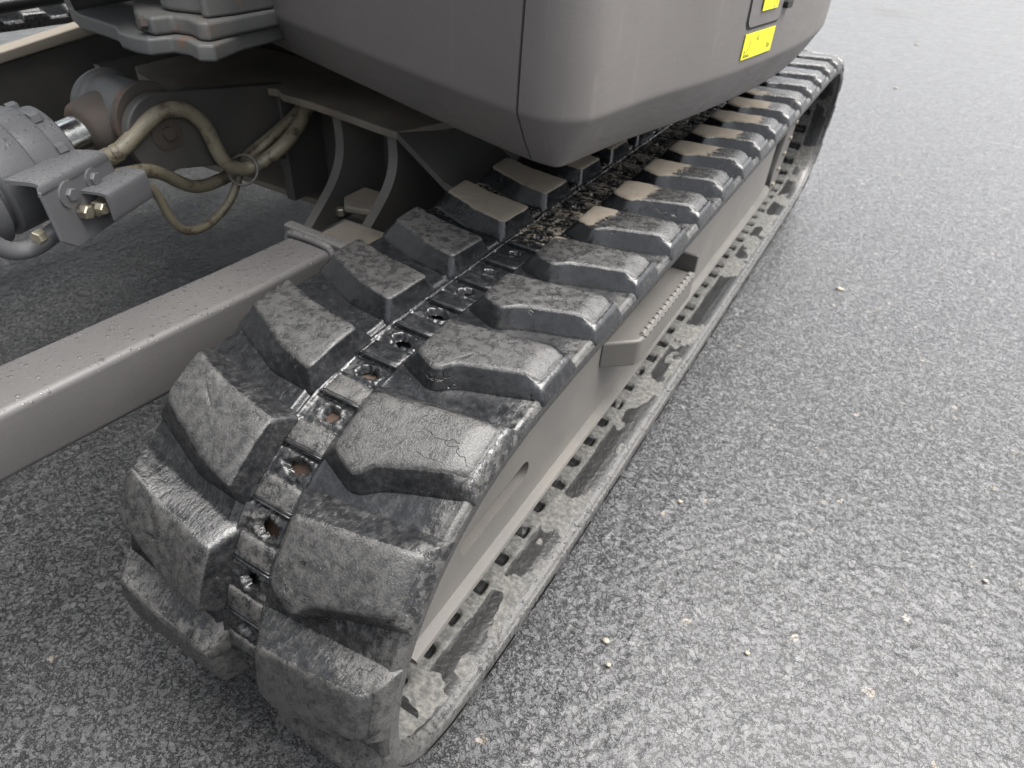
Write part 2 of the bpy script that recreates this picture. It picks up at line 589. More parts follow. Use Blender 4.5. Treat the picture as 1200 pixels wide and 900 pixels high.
me = mesh_np('asphalt_ground', np.stack([X, Y, Z], -1).reshape(-1, 3), grid_faces(len(gy), len(gx)), True, mats=[M_ASPH])
ground = link('asphalt_ground', me)
ground['kind'] = 'structure'

# ------------------------------------------------------------------ excavator root
EX = bpy.data.objects.new('excavator', None)
COL.objects.link(EX)
EX.location = (0, 0, 0)
EX['label'] = 'dark grey tracked excavator, cropped close on its worn rubber track and lower body'
EX['category'] = 'excavator'


def tag(o, label):
    o['label'] = label
    return o


# ---- belt path: outer surface of the track seen from the side (y, z); s = 0 at y = 0 on the top run
ctrl = [(1.30, .384), (0.9, .381), (0.5, .384), (0.3, .384), (.12, .385), (.05, .384), (.0, .3795), (-.05, .3675), (-.1, .342), (-.14, .304), (-.168, .258),
        (-.183, .206), (-.185, .165), (-.175, .12), (-.15, .085), (-.11, .061), (-.06, .048), (0, .040), (.1, .032),
        (.25, .025), (.6, .024), (1.0, .024), (1.4, .024), (1.58, .026), (1.66, .038), (1.72, .065), (1.765, .12), (1.785, .19),
        (1.775, .26), (1.735, .32), (1.67, .36), (1.59, .379), (1.5, .384)]
def chaikin(P, it, closed=True):
    P = np.array(P, float)
    for _ in range(it):
        Q = np.roll(P, -1, 0)
        P = np.stack([0.75 * P + 0.25 * Q, 0.25 * P + 0.75 * Q], 1).reshape(-1, 2)
    return P
PP = chaikin(ctrl, 3)
# orient so that arc length grows towards +y along the top: reverse (ctrl runs towards -y on top)
PP = PP[::-1]
d0 = np.hypot(*(np.roll(PP, -1, 0) - PP).T)
cum = np.concatenate([[0], np.cumsum(d0)])
LTOT = cum[-1]
PC = np.vstack([PP, PP[:1]])
# arc position of y=0 on top
ii = [i for i in range(len(PP)) if PC[i, 1] > 0.3 and PC[i, 0] <= 0 < PC[i + 1, 0]][0]
S0 = cum[ii] + d0[ii] * (0 - PC[ii, 0]) / (PC[ii + 1, 0] - PC[ii, 0])
def path(s):
    s = np.asarray(s, float)
    q = (s + S0) % LTOT
    e = 0.004
    y = np.interp(q, cum, PC[:, 0]); z = np.interp(q, cum, PC[:, 1])
    y2 = np.interp((q + e) % LTOT, cum, PC[:, 0]); z2 = np.interp((q + e) % LTOT, cum, PC[:, 1])
    y1 = np.interp((q - e) % LTOT, cum, PC[:, 0]); z1 = np.interp((q - e) % LTOT, cum, PC[:, 1])
    ty, tz = y2 - y1, z2 - z1
    L = np.hypot(ty, tz)
    return y, z, -tz / L, ty / L        # normal: rotate tangent +90deg
def on_belt(s, x, h):
    y, z, ny, nz = path(s)
    return np.stack([x + 0 * y, y + ny * h, z + nz * h], -1)

PIT = 0.0525
NP = int(round(LTOT / PIT))
SL = LTOT / NP                            # exact pitch that closes
XL, XR = -0.176, -0.132                   # centre strip
def khole(s):
    k = np.round(s / SL)
    return s - k * SL, k

def dry_attr(x, y, z):
    xb = np.interp(y, [.2, .26, .33, .42, .55, .70, .9, 1.1, 1.2], [-.28, -.10, -.093, -.072, -.066, -.048, -.03, -.05, -.5])
    d = sstep(0.03, -0.03, x - xb) * sstep(0.225, 0.31, y) * sstep(1.25, 1.0, y) * sstep(0.33, 0.37, z)
    return d

# outer belt surface
sa = axis([(-.42, .50, 0.0016), (.50, 1.0, 0.003), (1.0, 1.75, 0.006), (1.75, -.42 + LTOT, 0.008)])[:-1]
xa = axis([(-.302, -.296, 0.001), (-.296, -.190, 0.004), (-.190, -.124, 0.0014), (-.124, -.008, 0.0035), (-.008, 0, 0.001)])
S, Xg = np.meshgrid(sa, xa, indexing='ij')
ds, kk = khole(S)
h = np.zeros_like(S)
h -= 0.004 * sstep(-0.004, 0.0, Xg) ** 2
h -= 0.004 * sstep(-0.298, -0.302, Xg) ** 2
h += 0.0012 * np.exp(-((Xg + 0.006) / 0.0022) ** 2)
instrip = sstep(XL - .001, XL + .001, Xg) * sstep(XR + .001, XR - .001, Xg)
h -= 0.0022 * instrip
# groove + double ridge on the left side of the strip
h += 0.0015 * np.exp(-((Xg - XL + .0115) / 0.0020) ** 2)
h -= 0.0036 * np.exp(-((Xg - XL + .0060) / 0.0020) ** 2)
h += 0.0012 * np.exp(-((Xg - XL + .0015) / 0.0012) ** 2)
h += 0.0010 * np.exp(-((Xg - XR - .0015) / 0.0014) ** 2)
# cross grooves of the cells
off = ((ds - 0.014 + SL / 2) % SL) - SL / 2
h -= 0.0030 * np.exp(-(off / 0.0022) ** 2) * instrip
off2 = ((ds + 0.012 + SL / 2) % SL) - SL / 2
h -= 0.0016 * np.exp(-(off2 / 0.0016) ** 2) * instrip
# torn sprocket holes
cx = -0.1525 + 0.003 * (hash2(kk, 3) - .5); cs = 0.000 + 0.004 * (hash2(kk, 5) - .5)
ra = 0.0100 * (0.8 + 0.45 * hash2(kk, 7)); rb = 0.0074 * (0.8 + 0.45 * hash2(kk, 8))
yy, zz, _, _ = path(S)
small = sstep(0.12, 0.20, yy) * (zz > .3)
ra = ra * (1 - 0.45 * small); rb = rb * (1 - 0.45 * small)
dxh = (Xg - cx); dsh = (ds - cs)
ang = np.arctan2(dsh, dxh)
jag = 1 + 0.42 * (vnoise(ang * 2.2 + kk * 9, kk * 3.3, 2) - .5) + 0.22 * (vnoise(ang * 6 + kk * 5, kk * 7.7, 4) - .5)
rr = np.sqrt((dxh / ra) ** 2 + (dsh / rb) ** 2) / jag
crump = fbm(Xg * 330, S * 330, 12, 3)
ringm = np.exp(-((rr - 1.35) / 0.32) ** 2)
h += ringm * (0.0022 * (crump - 0.15)) * instrip
h -= 0.006 * sstep(1.12, 0.9, rr)
h += instrip * 0.0012 * (crump - .5) * (1 + 1.2 * sstep(.10, -.05, S) * (S > -1))
hole = rr < 0.93
# gentle valley shape + general unevenness
h += 0.0007 * (fbm(Xg * 70, S * 70, 21, 3) - .5)
P = on_belt(S, Xg, h)
mudv = 0.04 + 0.34 * sstep(-.03, -.005, Xg) + 0.25 * sstep(-.045, -.02, Xg)
wrap = sstep(0.02, -0.06, yy)
mudv = mudv + wrap * 0.26
mudv = np.where(zz < .12, mudv + .35, mudv)
mudv = mudv + 0.3 * sstep(.9, 1.1, yy)
mudv = mudv + 0.15 * instrip * wrap
mudv = mudv + 0.5 * (fbm(Xg * 18, S * 18, 40, 2) - .5)
ridge_l = np.exp(-((Xg - XL + .0115) / 0.002) ** 2)
mudv = mudv * (1 - .5 * ridge_l)
dryv = dry_attr(Xg, yy, zz) * 0.56
nr, nc = S.shape
F = grid_faces(nr, nc, closed=True)
hv = hole.reshape(-1)
keep = ~(hv[F].all(1))
bverts = P.reshape(-1, 3)
me = mesh_np('rubber_track', bverts, F[keep], True, {'mud': mudv.reshape(-1), 'dry': dryv.reshape(-1), 'arc': S.reshape(-1)}, [M_RUB])
belt = link('rubber_track', me, EX)

# inner surface and side walls of the belt (child)
THK = 0.021
sb = axis([(-.42, 1.0, 0.004), (1.0, 1.75, 0.008), (1.75, -.42 + LTOT, 0.005)])[:-1]
xb_ = np.concatenate([[0.0, -0.0006, -0.003, -0.006, -0.009, -0.012, -0.020], np.linspace(-.026, -.100, 30), np.linspace(-.106, -.292, 24), [-.2995, -.302]])
hb_ = np.concatenate([[-.004, -.017, -.0185, -.0175, -.0185, -.0205, -.0198], np.full(30, -THK), np.full(24, -THK), [-.019, -.004]])
S2, X2 = np.meshgrid(sb, xb_, indexing='ij')
H2 = np.tile(hb_, (len(sb), 1))
y2, z2, _, _ = path(S2)
ds2, kk2 = khole(S2 - 0.020)
sw_ = .0088 + .0035 * (vnoise(X2 * 120, kk2 * 3.1, 4) - .5)
slot = sstep(sw_ + .0012, sw_ - .0008, np.abs(ds2 + .006 * (X2 + .075))) * sstep(-.102, -.098, X2) * sstep(-.056, -.061, X2 + .008 * (hash2(kk2, 2) - .5))
H2 = H2 + 0.008 * slot - .0012 * sstep(.004, .010, np.abs(ds2)) * sstep(-.048, -.052, X2)
lines = np.exp(-((X2 + .048) / .0012) ** 2)
H2 = H2 - 0.0006 * lines + 0.0006 * (fbm(X2 * 90, S2 * 90, 51, 2) - .5)
ds3, kk3 = khole(S2)
hol2 = (np.sqrt(((X2 + .1525) / .010) ** 2 + (ds3 / .009) ** 2) < 1)
P2 = on_belt(S2, X2, H2)
wet = slot * 1.2 + 1.3 * sstep(-.052, -.044, X2) * sstep(.46, .50, fbm(S2 * 13, X2 * 26, 61, 3)) - 0.35 * sstep(-.012, -.006, X2) + .1  # slot term paints recess shade, the noise term is wet patches
F2 = grid_faces(S2.shape[0], S2.shape[1], closed=True)[:, ::-1]
F2 = F2[~(hol2.reshape(-1)[F2].any(1))]
me = mesh_np('belt_inside', P2.reshape(-1, 3), F2, True, {'mud': np.where(X2 > -.0145, .75, wet).reshape(-1), 'dry': np.zeros(S2.size), 'arc': S2.reshape(-1)}, [M_IN, M_RUB],
             None)
mi = np.zeros(len(me.polygons), int)
cen = X2.reshape(-1)[F2].mean(1)
mi[(cen > -.0145)] = 1
me.polygons.foreach_set('material_index', mi)
inner = link('belt_inside', me, belt)
tag(inner, 'dusty pale inside face of the rubber track with dark wet patches')

# ---- cell pads and cross bars of the centre strip
def bent_slab(name, s0, s1, x0, x1, h0, h1, mat, parent, k, ns=6, nx=5, r=0.0015, mud=.3):
    """small rounded slab that follows the belt; heights h0 (bottom) .. h1 (top)."""
    us = np.concatenate([[0, 0, r], np.linspace(r, (s1 - s0) - r, ns)[1:-1], [(s1 - s0) - r, (s1 - s0), (s1 - s0)]])
    ux = np.concatenate([[0, 0, r], np.linspace(r, (x1 - x0) - r, nx)[1:-1], [(x1 - x0) - r, (x1 - x0), (x1 - x0)]])
    es = np.concatenate([[0, .75], np.ones(len(us) - 4), [.75, 0]])
    ex = np.concatenate([[0, .75], np.ones(len(ux) - 4), [.75, 0]])
    Sg, Xx = np.meshgrid(s0 + us, x0 + ux, indexing='ij')
    E = np.minimum(es[:, None], ex[None, :])
    Hh = h0 + (h1 - h0) * E + 0.0008 * (fbm(Xx * 200 + k, Sg * 200, 5, 2) - .5) * (E > .9)
    V = on_belt(Sg, Xx, Hh).reshape(-1, 3)
    yq = path(Sg)[0]
    me = mesh_np(name, V, grid_faces(*Sg.shape), True, {'mud': np.full(Sg.size, mud), 'dry': (dry_attr(Xx, yq, V[:, 2].reshape(Sg.shape)) * .6).reshape(-1), 'arc': Sg.reshape(-1)}, [mat])
    return link(name, me, parent)

for k in range(-9, 14):
    s = k * SL
    yk = float(path(s)[0])
    m = 0.25 + (0.45 if s < 0.03 else 0.0)
    bent_slab('link_pad', s - .0362, s - .0135, XL + .0015, XR - .001, -.006, -.0003, M_RUB, belt, k, mud=m)
    bent_slab('cross_bar', s + .0148, s + .0168, XL + .001, XR - .0005, -.006, .0009, M_RUB, belt, k, ns=3, r=.0006, mud=.15)
    bent_slab('cross_bar', s + .0182, s + .0196, XL + .001, XR - .0005, -.006, .0003, M_RUB, belt, k + .5, ns=3, r=.0005, mud=.15)


# ---- tread lugs
def dens(poly, step=0.007, cr=0.13):
    """densify two matching polygons with extra points close to the corners."""
    out = []
    A = np.array(poly, float)
    n = len(A)
    for i in range(n):
        a, b = A[i], A[(i + 1) % n]
        out.append(a)
    return np.array(out)

def round_pair(T, B, rad_t, rad_b, nseg=4, step=0.009):
    n = len(T)
    Ts, Bs = [], []
    def arc(P, i, rad):
        p0, p1, p2 = P[i - 1], P[i], P[(i + 1) % n]
        a = p0 - p1; b = p2 - p1
        la, lb = np.hypot(*a), np.hypot(*b)
        d = min(rad, la * .42, lb * .42)
        A_, B_ = p1 + a / la * d, p1 + b / lb * d
        return [(1 - t) ** 2 * A_ + 2 * t * (1 - t) * p1 + t * t * B_ for t in np.linspace(0, 1, nseg + 1)]
    for i in range(n):
        at = arc(T, i, rad_t[i]); ab = arc(B, i, rad_b[i])
        an = arc(T, (i + 1) % n, rad_t[(i + 1) % n])[0]; bn = arc(B, (i + 1) % n, rad_b[(i + 1) % n])[0]
        Ts += at; Bs += ab
        m = int(np.hypot(*(an - at[-1])) / step)
        for j in range(1, m + 1):
            f = j / (m + 1)
            Ts.append(at[-1] * (1 - f) + an * f); Bs.append(ab[-1] * (1 - f) + bn * f)
    return np.array(Ts), np.array(Bs)

H_LUG = 0.0215
# (s offset, x) - right lugs: inner far, inner near, near tip, kink, outer near, outer far
RT = np.array([(.050, -.117), (.000, -.115), (-.0125, -.088), (.002, -.077), (.025, -.0085), (.067, -.0095)])
RB = np.array([(.063, -.131), (-.004, -.132), (-.0215, -.090), (-.006, -.070), (.017, .0006), (.079, .0003)])
# left lugs: outer far, outer near, kink, inner near, inner far
LT = np.array([(.080, -.289), (.037, -.287), (.010, -.224), (.000, -.184), (.0565, -.181), (.066, -.245)])
LB = np.array([(.091, -.3025), (.026, -.3022), (-.004, -.229), (-.009, -.1785), (.068, -.1765), (.079, -.243)])

def lug(side, s0, k):
    T, B = (RT, RB) if side > 0 else (LT, LB)
    T = T[::-1] if side > 0 else T
    B = B[::-1] if side > 0 else B
    rt = np.full(6, .006); rb = np.full(6, .008)
    if side > 0:
        rt = np.array([.003, .004, .016, .008, .006, .006]); rb = np.array([.003, .003, .020, .010, .006, .008])
    T2, B2 = round_pair(T, B, rt, rb)
    ctr = T2.mean(0)
    fr0 = float(sstep(.06, -.06, float(path(s0 + .03)[0])))
    B2 = T2 + (B2 - T2) * (1 + .45 * fr0)
    if side > 0:
        B2[:, 1] = np.minimum(B2[:, 1], .0006); B2[:, 1] = np.maximum(B2[:, 1], -.1335)
    else:
        B2[:, 1] = np.clip(B2[:, 1], -.3026, -.1745)
    rings = []
    prof = [(-.10, -.004), (.0, .0008), (.12, .0030), (.30, .0070), (.66, .0140), (.86, .0186), (.96, .0206)]
    for w, hh in prof:
        rings.append((B2 * (1 - w) + T2 * w, hh))
    d = ctr - T2
    L = np.hypot(*d.T)[:, None]
    rings.append((T2 + d / L * .0022, H_LUG))
    for f in (.18, .38, .60, .82):
        rings.append((T2 + d * f, H_LUG + .0002))
    V, mud, dry, arc, flat = [], [], [], [], []
    yk, zk, _, _ = [float(v) for v in path(s0 + .03)]
    fr = float(sstep(.05, -.06, yk))
    low = float(sstep(.30, .12, zk))
    for ri, (P, hh) in enumerate(rings):
        s = s0 + P[:, 0]; x = P[:, 1]
        # outer chamfer on the right-hand end: lower the top near the outer edge
        cut = 0.0060 * sstep(-.0185, -.0095, x) * (hh > .0145) if side > 0 else 0.0
        hn = hh - cut + (0.0009 * (fbm(x * 90 + k * 3, s * 90, 3, 3) - .5) + 0.0006 * (vnoise(x * 300, s * 300 + k, 9) - .5)) * (hh > .001)
        if hh > .0195:   # shallow chips at the crest
            hn = hn - 0.0020 * sstep(.70, .80, fbm(x * 70 + 5 * k, s * 70, 33, 3)) * (1 if fr > .3 else .4)
        V.append(on_belt(s, x, hn))
        top = hh > .0195
        m = (0.60 if top else 0.10) + fr * (0.16 if top else .34)
        yv = path(s)[0]
        if low > .2:
            m += .25 * low
        mm = np.full(len(s), m)
        mm += .18 * sstep(-.03, -.008, x) if side > 0 else 0
        mm += (.3 * sstep(.95, 1.1, yv)) * (1 if top else .6)
        mm += .14 * (fbm(x * 25 + k, s * 25, 70, 2) - .5)
        mud.append(mm)
        arc.append(s)
        flat.append(np.full(len(s), (0.85 - .25 * fr) * float(top) + (0.0 if top else .0)))
        zq = V[-1][:, 2]
        dry.append(dry_attr(x, yv, zq) * (1.0 if top else .22))
    n = len(T2)
    V = np.concatenate(V)
    V = np.vstack([V, on_belt(np.array([s0 + ctr[0]]), np.array([ctr[1]]), np.array([H_LUG + .0003]))])
    mud = np.concatenate(mud + [[mud[-1].mean()]])
    dry = np.concatenate(dry + [[dry[-1].mean()]])
    F = []
    for i in range(len(rings) - 1):
        for j in range(n):
            j2 = (j + 1) % n
            F.append((i * n + j, i * n + j2, (i + 1) * n + j2, (i + 1) * n + j))
    c = len(V) - 1
    b = (len(rings) - 1) * n
    for j in range(n):
        F.append((b + j, b + (j + 1) % n, c))
    arc = np.concatenate(arc + [[s0 + ctr[0]]])
    flat = np.concatenate(flat + [[flat[-1][0]]])
    me = mesh_np('tread_lug', V, F, True, {'mud': mud, 'dry': dry, 'arc': arc, 'flat': flat}, [M_RUB])
    me.flip_normals() if False else None
    o = link('tread_lug', me, belt)
    return o

nl = NP // 2
SLUG = LTOT / nl
for i in range(nl):
    lug(+1, .132 + (i - 4) * SLUG, i)
    lug(-1, .072 + (i - 4) * SLUG, i + 50)

# ---- the left-hand track: copies of the right-hand one
b2_ = belt.copy(); COL.objects.link(b2_); b2_.location.x = -1.64
b2_['label'] = 'far rubber track behind the blade arm at the upper left'
for ch in list(belt.children):
    c_ = ch.copy(); COL.objects.link(c_); c_.parent = b2_

# ---- idler wheel, sprocket and rollers inside the track
def wheel(name, y, z, r, x0, x1, mat, label=None):
    w = x1 - x0
    o = lathe(name, (x0, y, z), (x1, y, z), [(0, r * .35), (0, r * .9), (.004, r * .93), (w * .2, r * .94), (w * .25, r), (w * .75, r), (w * .8, r * .94), (w - .004, r * .93), (w, r * .9), (w, r * .35)], mat, EX, 56)
    if label:
        tag(o, label)
    return o
M_ORUST = paint_mat('rusty_iron', (0.036, 0.022, 0.015), (0.05, 0.028, 0.018), 0.8, 0.8, grain=0.5, rust=0.3)
wheel('idler_wheel', .015, .205, .164, -.205, -.10, M_ORUST)
wheel('drive_sprocket', 1.60, .20, .150, -.185, -.12, M_RUST)
for yy_ in (.32, .56, .80, 1.04, 1.28):
    wheel('track_roller', yy_, .085, .045, -.215, -.09, M_RUST)

# ---- track frame
fx = -.048
prof = [(fx - .10, .345), (fx - .012, .345), (fx - .004, .335), (fx, .325), (fx, .163), (fx + .002, .156), (fx + .013, .1545), (fx + .0145, .151),
        (fx + .013, .1475), (fx, .146), (fx - .006, .140), (fx - .10, .12)]
Y0, Y1 = -.100, 1.30
ys = [Y0, -.06, .0, .30, .6, .9, 1.2, 1.285, Y1]
Vt, Ft = [], []
for y in ys:
    ins = 0.0 if y < 1.28 else (.004 if y < 1.29 else .012)
    for a, b in prof:
        zz_ = min(b, .27 if y < -.09 else (.30 if y < 0 else .345))
        Vt.append((a - (ins if a > fx - .02 else 0), y, zz_))
n = len(prof)
for i in range(len(ys) - 1):
    for j in range(n):
        j2 = (j + 1) % n
        Ft.append((i * n + j, (i + 1) * n + j, (i + 1) * n + j2, i * n + j2))
Ft.append(tuple(range(n)))
Ft.append(tuple((len(ys) - 1) * n + j for j in range(n))[::-1])
import bmesh
me = bpy.data.meshes.new('track_frame')
me.from_pydata(Vt, [], Ft)
bm = bmesh.new(); bm.from_mesh(me); bmesh.ops.recalc_face_normals(bm, faces=bm.faces); bm.to_mesh(me); bm.free()
me.materials.append(M_FRAME)
frame = link('track_frame', me, EX)
bevel(frame, .0015, 2, 30)
# grease slot: cut with a boolean-free approach = recessed dark slot insert framed by a lip
def stadium(cy, cz, L, r, tilt=0.0, n=10):
    P = []
    for k in range(n + 1):
        a = -math.pi / 2 + math.pi * k / n
        P.append((L / 2 + r * math.cos(a), r * math.sin(a)))
    for k in range(n + 1):
        a = math.pi / 2 + math.pi * k / n
        P.append((-L / 2 + r * math.cos(a), r * math.sin(a)))
    c, s = math.cos(tilt), math.sin(tilt)
    return [(cy + p * c - q * s, cz + p * s + q * c) for p, q in P]
def ring_plate(name, outer, inner_, x0, x1, mat, parent):
    n = len(outer)
    V = [(x0, *p) for p in outer] + [(x1, *p) for p in outer] + [(x1, *p) for p in inner_] + [(x0, *p) for p in inner_]
    F = []
    for a, b in ((0, 1), (1, 2), (2, 3)):
        for j in range(n):
            j2 = (j + 1) % n
            F.append((a * n + j, a * n + j2, b * n + j2, b * n + j))
    me = mesh_np(name, V, F, True, mats=[mat])
    o = link(name, me, parent)
    o.modifiers.new('es', 'EDGE_SPLIT').split_angle = math.radians(40)
    return o
cut = prism('slot_cutter', stadium(.060, .207, .110, .0135, .03), fx - .07, fx + .02, M_DARK, None, 'x', 0)
step_cut = prism('hole_cutter', stadium(.45, .285, .055, .010, -.1), fx - .02, fx + .02, M_DARK, None, 'x', 0)
frame.modifiers.clear()
for c_ in (cut, step_cut):
    md = frame.modifiers.new('cut', 'BOOLEAN'); md.object = c_; md.operation = 'DIFFERENCE'; md.solver = 'EXACT'
dg = bpy.context.evaluated_depsgraph_get()
newme = bpy.data.meshes.new_from_object(frame.evaluated_get(dg))
frame.modifiers.clear()
frame.data = newme
for c_ in (cut, step_cut):
    bpy.data.objects.remove(c_, do_unlink=True)
for p in frame.data.polygons:
    p.use_smooth = True
frame.modifiers.new('es', 'EDGE_SPLIT').split_angle = math.radians(22)

# step plate with serrated outer edge
st = prism('step_plate', [(fx, .306), (-.020, .331), (-.011, .339), (-.008, .352), (-.008, .552), (fx, .552)], .232, .272, M_FRAME, frame, 'z', .004, 3)
Vs, Fs = [], []
for i in range(14):
    y = .355 + i * .0140
    b = len(Vs)
    x0, x1, z0, z1, w = -.0165, -.0075, .268, .2748, .0098
    for (xx, zz_) in ((x0, z0), (x1, z0), (x1, z1 - .004), (x0 + .003, z1), (x0, z1)):
        Vs.append((xx, y, zz_)); Vs.append((xx, y + w, zz_))
    for j in range(5):
        a, c = b + 2 * j, b + 2 * ((j + 1) % 5)
        Fs.append((a, c, c + 1, a + 1))
    Fs.append(tuple(b + 2 * j for j in range(5))[::-1]); Fs.append(tuple(b + 2 * j + 1 for j in range(5)))
me = mesh_np('step_teeth', Vs, Fs, False, mats=[M_FRAME])
te = link('step_teeth', me, frame)
te['kind'] = 'stuff'
box('step_lip', -.0170, -.0078, .352, .551, .2722, .2732, M_FRAME, frame, 0)
box('step_gusset', fx - .001, -.010, .5535, .560, .232, .298, M_FRAME_D, frame, .002)  # darker paint stands in for shade on the face turned from the sun
# far end guard of the final drive
gp = stadium(1.50, .175, .10, .050, 1.15, 12)
prism('drive_guard', gp, -.075, -.060, M_FRAME, EX, 'x', .003)
for i in range(5):
    bolt('guard_bolt', (-.060, 1.50 + (i - 2) * .022, .175 + (i - 2) * .034), (1, 0, 0), .006, .006, M_ZINC, EX)

# ------------------------------------------------------------------ blade arm (right) and its twin
ARM_Z = [(-.75, .398, .335), (-.20, .3655, .301), (-.065, .360, .2905), (.067, .3535, .2835), (.19, .350, .280)]
def arm(name, x_in, x_out, flip=False, dz=0.0, mat=M_ARM):
    r = .0075
    Vv, Ff = [], []
    for y, zt, zb in ARM_Z:
        pts = []
        def corner(cx_, cz_, a0):
            for k in range(5):
                a = a0 + math.pi / 2 * k / 4
                pts.append((cx_ + r * math.cos(a), cz_ + r * math.sin(a)))
        corner(x_out - r, zt - r, 0); corner(x_in + r, zt - r, math.pi / 2)
        corner(x_in + r, zb + r, math.pi); corner(x_out - r, zb + r, 1.5 * math.pi)
        for a, b in pts:
            Vv.append((a, y, b + dz))
    n = 20
    for i in range(len(ARM_Z) - 1):
        for j in range(n):
            j2 = (j + 1) % n
            Ff.append((i * n + j, (i + 1) * n + j, (i + 1) * n + j2, i * n + j2))
    Ff.append(tuple(range(n))); Ff.append(tuple((len(ARM_Z) - 1) * n + j for j in range(n))[::-1])
    me = mesh_np(name, Vv, Ff, True, mats=[mat])
    o = link(name, me, EX)
    o.modifiers.new('es', 'EDGE_SPLIT').split_angle = math.radians(50)
    return o
a1 = arm('blade_arm', -.4400, -.3700)
tag(a1, 'grey square blade arm speckled with raindrops, running beside the track')
# weld bead + end plate + pivot block
tube('weld_bead', [(-.441, .186, .340), (-.441, .187, .352), (-.434, .188, .3545), (-.405, .188, .3545), (-.376, .188, .3535), (-.368, .187, .347), (-.367, .186, .33)], .005, M_ARM, a1, 10, 1, .12)
hull8('end_plate', [(-.452, .190, .285), (-.356, .190, .285), (-.356, .206, .285), (-.452, .206, .285),
                    (-.452, .190, .362), (-.356, .190, .358), (-.356, .206, .358), (-.452, .206, .362)], M_ARM, a1, .003)

# ------------------------------------------------------------------ centre frame
# top plate (deck) following its measured front edge
deck = [(-1.02, .60), (-1.0, .40), (-.964, .377), (-.876, .352), (-.830, .348), (-.805, .383), (-.794, .426), (-.761, .449), (-.722, .458),
        (-.699, .445), (-.633, .442), (-.564, .433), (-.496, .422), (-.444, .416), (-.40, .55), (-.40, 1.25), (-1.02, 1.25)]
cf = prism('center_frame', deck, .408, .420, M_DUSTY, EX, 'z', .002)
tag(cf, 'dusty grey centre frame plate under the slewing body')
# leg that slopes down to the track frame
hull8('frame_leg_plate', [(-.446, .414, .408), (-.352, .402, .360), (-.29, .40, .350), (-.29, .95, .350), (-.446, .416, .420), (-.350, .404, .372), (-.288, .402, .362), (-.288, .95, .362)], M_FRAME_D, cf, 0)
me = bpy.data.meshes.new('leg_slope')
me.from_pydata([(-.444, .4165, .4195), (-.353, .4045, .3715), (-.26, .42, .340), (-.26, 1.0, .340), (-.40, 1.0, .4195),
                (-.444, .4165, .4085), (-.353, .4045, .3605), (-.26, .42, .330), (-.26, 1.0, .330), (-.40, 1.0, .4085)], [],
               [(0, 1, 2, 3, 4), (9, 8, 7, 6, 5), (0, 5, 6, 1), (1, 6, 7, 2), (2, 7, 8, 3), (3, 8, 9, 4), (4, 9, 5, 0)])
me.materials.append(M_FRAME_D)
link('leg_slope', me, cf)
bpy.data.objects.remove([o for o in cf.children if o.name.startswith('frame_leg_plate')][0], do_unlink=True)
# front web walls and lower flange
box('front_web', -.735, -.300, .560, .575, .16, .408, M_FRAME_D, cf, .002)
box('front_web', -1.30, -.735, .600, .615, .16, .408, M_FRAME_D, cf, .002)
box('lower_flange', -1.10, -.30, .515, .66, .198, .210, M_DUSTY, cf, .002)
box('web_stiffener', -.755, -.735, .47, .60, .22, .408, M_FRAME_D, cf, .002)
# side web towards the track, between the ribs
box('side_web', -.330, -.318, .30, .60, .12, .36, M_FRAME_D, cf, .002)
# curved ribs
def rib(x, P, th, name='rib'):
    fr_ = [Vector((0, a, b)) for a, b in P]
    fr_ = smooth_path(fr_, 2)
    n = len(fr_)
    V = []
    for xx in (x - th / 2, x + th / 2):
        for q in fr_:
            V.append((xx, q.y, q.z))
        for q in fr_:
            V.append((xx, .60, q.z))
    F = []
    for i in range(n - 1):
        F.append((i, i + 1, 2 * n + i + 1, 2 * n + i))
        F.append((i, n + i, n + i + 1, i + 1))
        F.append((2 * n + i, 2 * n + i + 1, 3 * n + i + 1, 3 * n + i))
    me = mesh_np(name, V, F, False, mats=[M_FRAME])
    return link(name, me, cf)
rib(-.600, [(.458, .4075), (.462, .369), (.457, .337), (.438, .306), (.407, .279), (.350, .236)], .017)
rib(-.470, [(.435, .4075), (.437, .365), (.421, .333), (.390, .306), (.330, .264)], .017)
rib(-1.100, [(.392, .4075), (.393, .39), (.385, .36), (.378, .33)], .017)
# pivot block between ribs
box('pivot_block', -.492, -.385, .2065, .345, .262, .300, M_DUSTY, cf, .004)
box('pivot_block', -.500, -.300, .345, .60, .225, .250, M_DUSTY, cf, .004)
prism('rib_tab', [(-.545, .40), (-.520, .372), (-.4785, .385), (-.4785, .45), (-.545, .45)], .292, .303, M_DUSTY, cf, 'z', .003)
bolt('pin_bolt', (-.585, .43, .25), (0, 0, 1), .008, .012, M_ZINC, cf)

# ------------------------------------------------------------------ pin plate, boss and blade cylinder
def nose_plate(name, cy, cz, r, yb, zt, zb, x0, x1, mat, parent):
    P = []
    for k in range(21):
        a = math.radians(80 + 200 * k / 20)
        P.append((cy + r * math.cos(a), cz + r * math.sin(a)))
    P += [(yb, zb), (yb, zt)]
    return prism(name, P, x0, x1, mat, parent, 'x', .003)
pp = nose_plate('pin_plate', .252, .397, .056, .60, .405, .270, -.757, -.740, M_FRAME_D, EX)
lathe('pin_head', (-.741, .255, .398), (-.70, .255, .398), [(0, .024), (.003, .024), (.004, .009), (.0095, .009)], M_RUST, pp, 28)
boss = lathe('pin_boss', (-.865, .250, .412), (-.759, .250, .412), [(0, .048), (.001, .052), (.008, .055), (.012, .055), (.014, .052), (.019, .052), (.022, .048), (.08, .048), (.1055, .048)], M_CAST, EX, 48)
tag(boss, 'grey cross boss tube with a rusty flange ring')
lathe('boss_seal', (-.775, .250, .412), (-.755, .250, .412), [(0, .0505), (.004, .0525), (.008, .0515), (.012, .0535), (.016, .0525)], M_RUST, boss, 48)

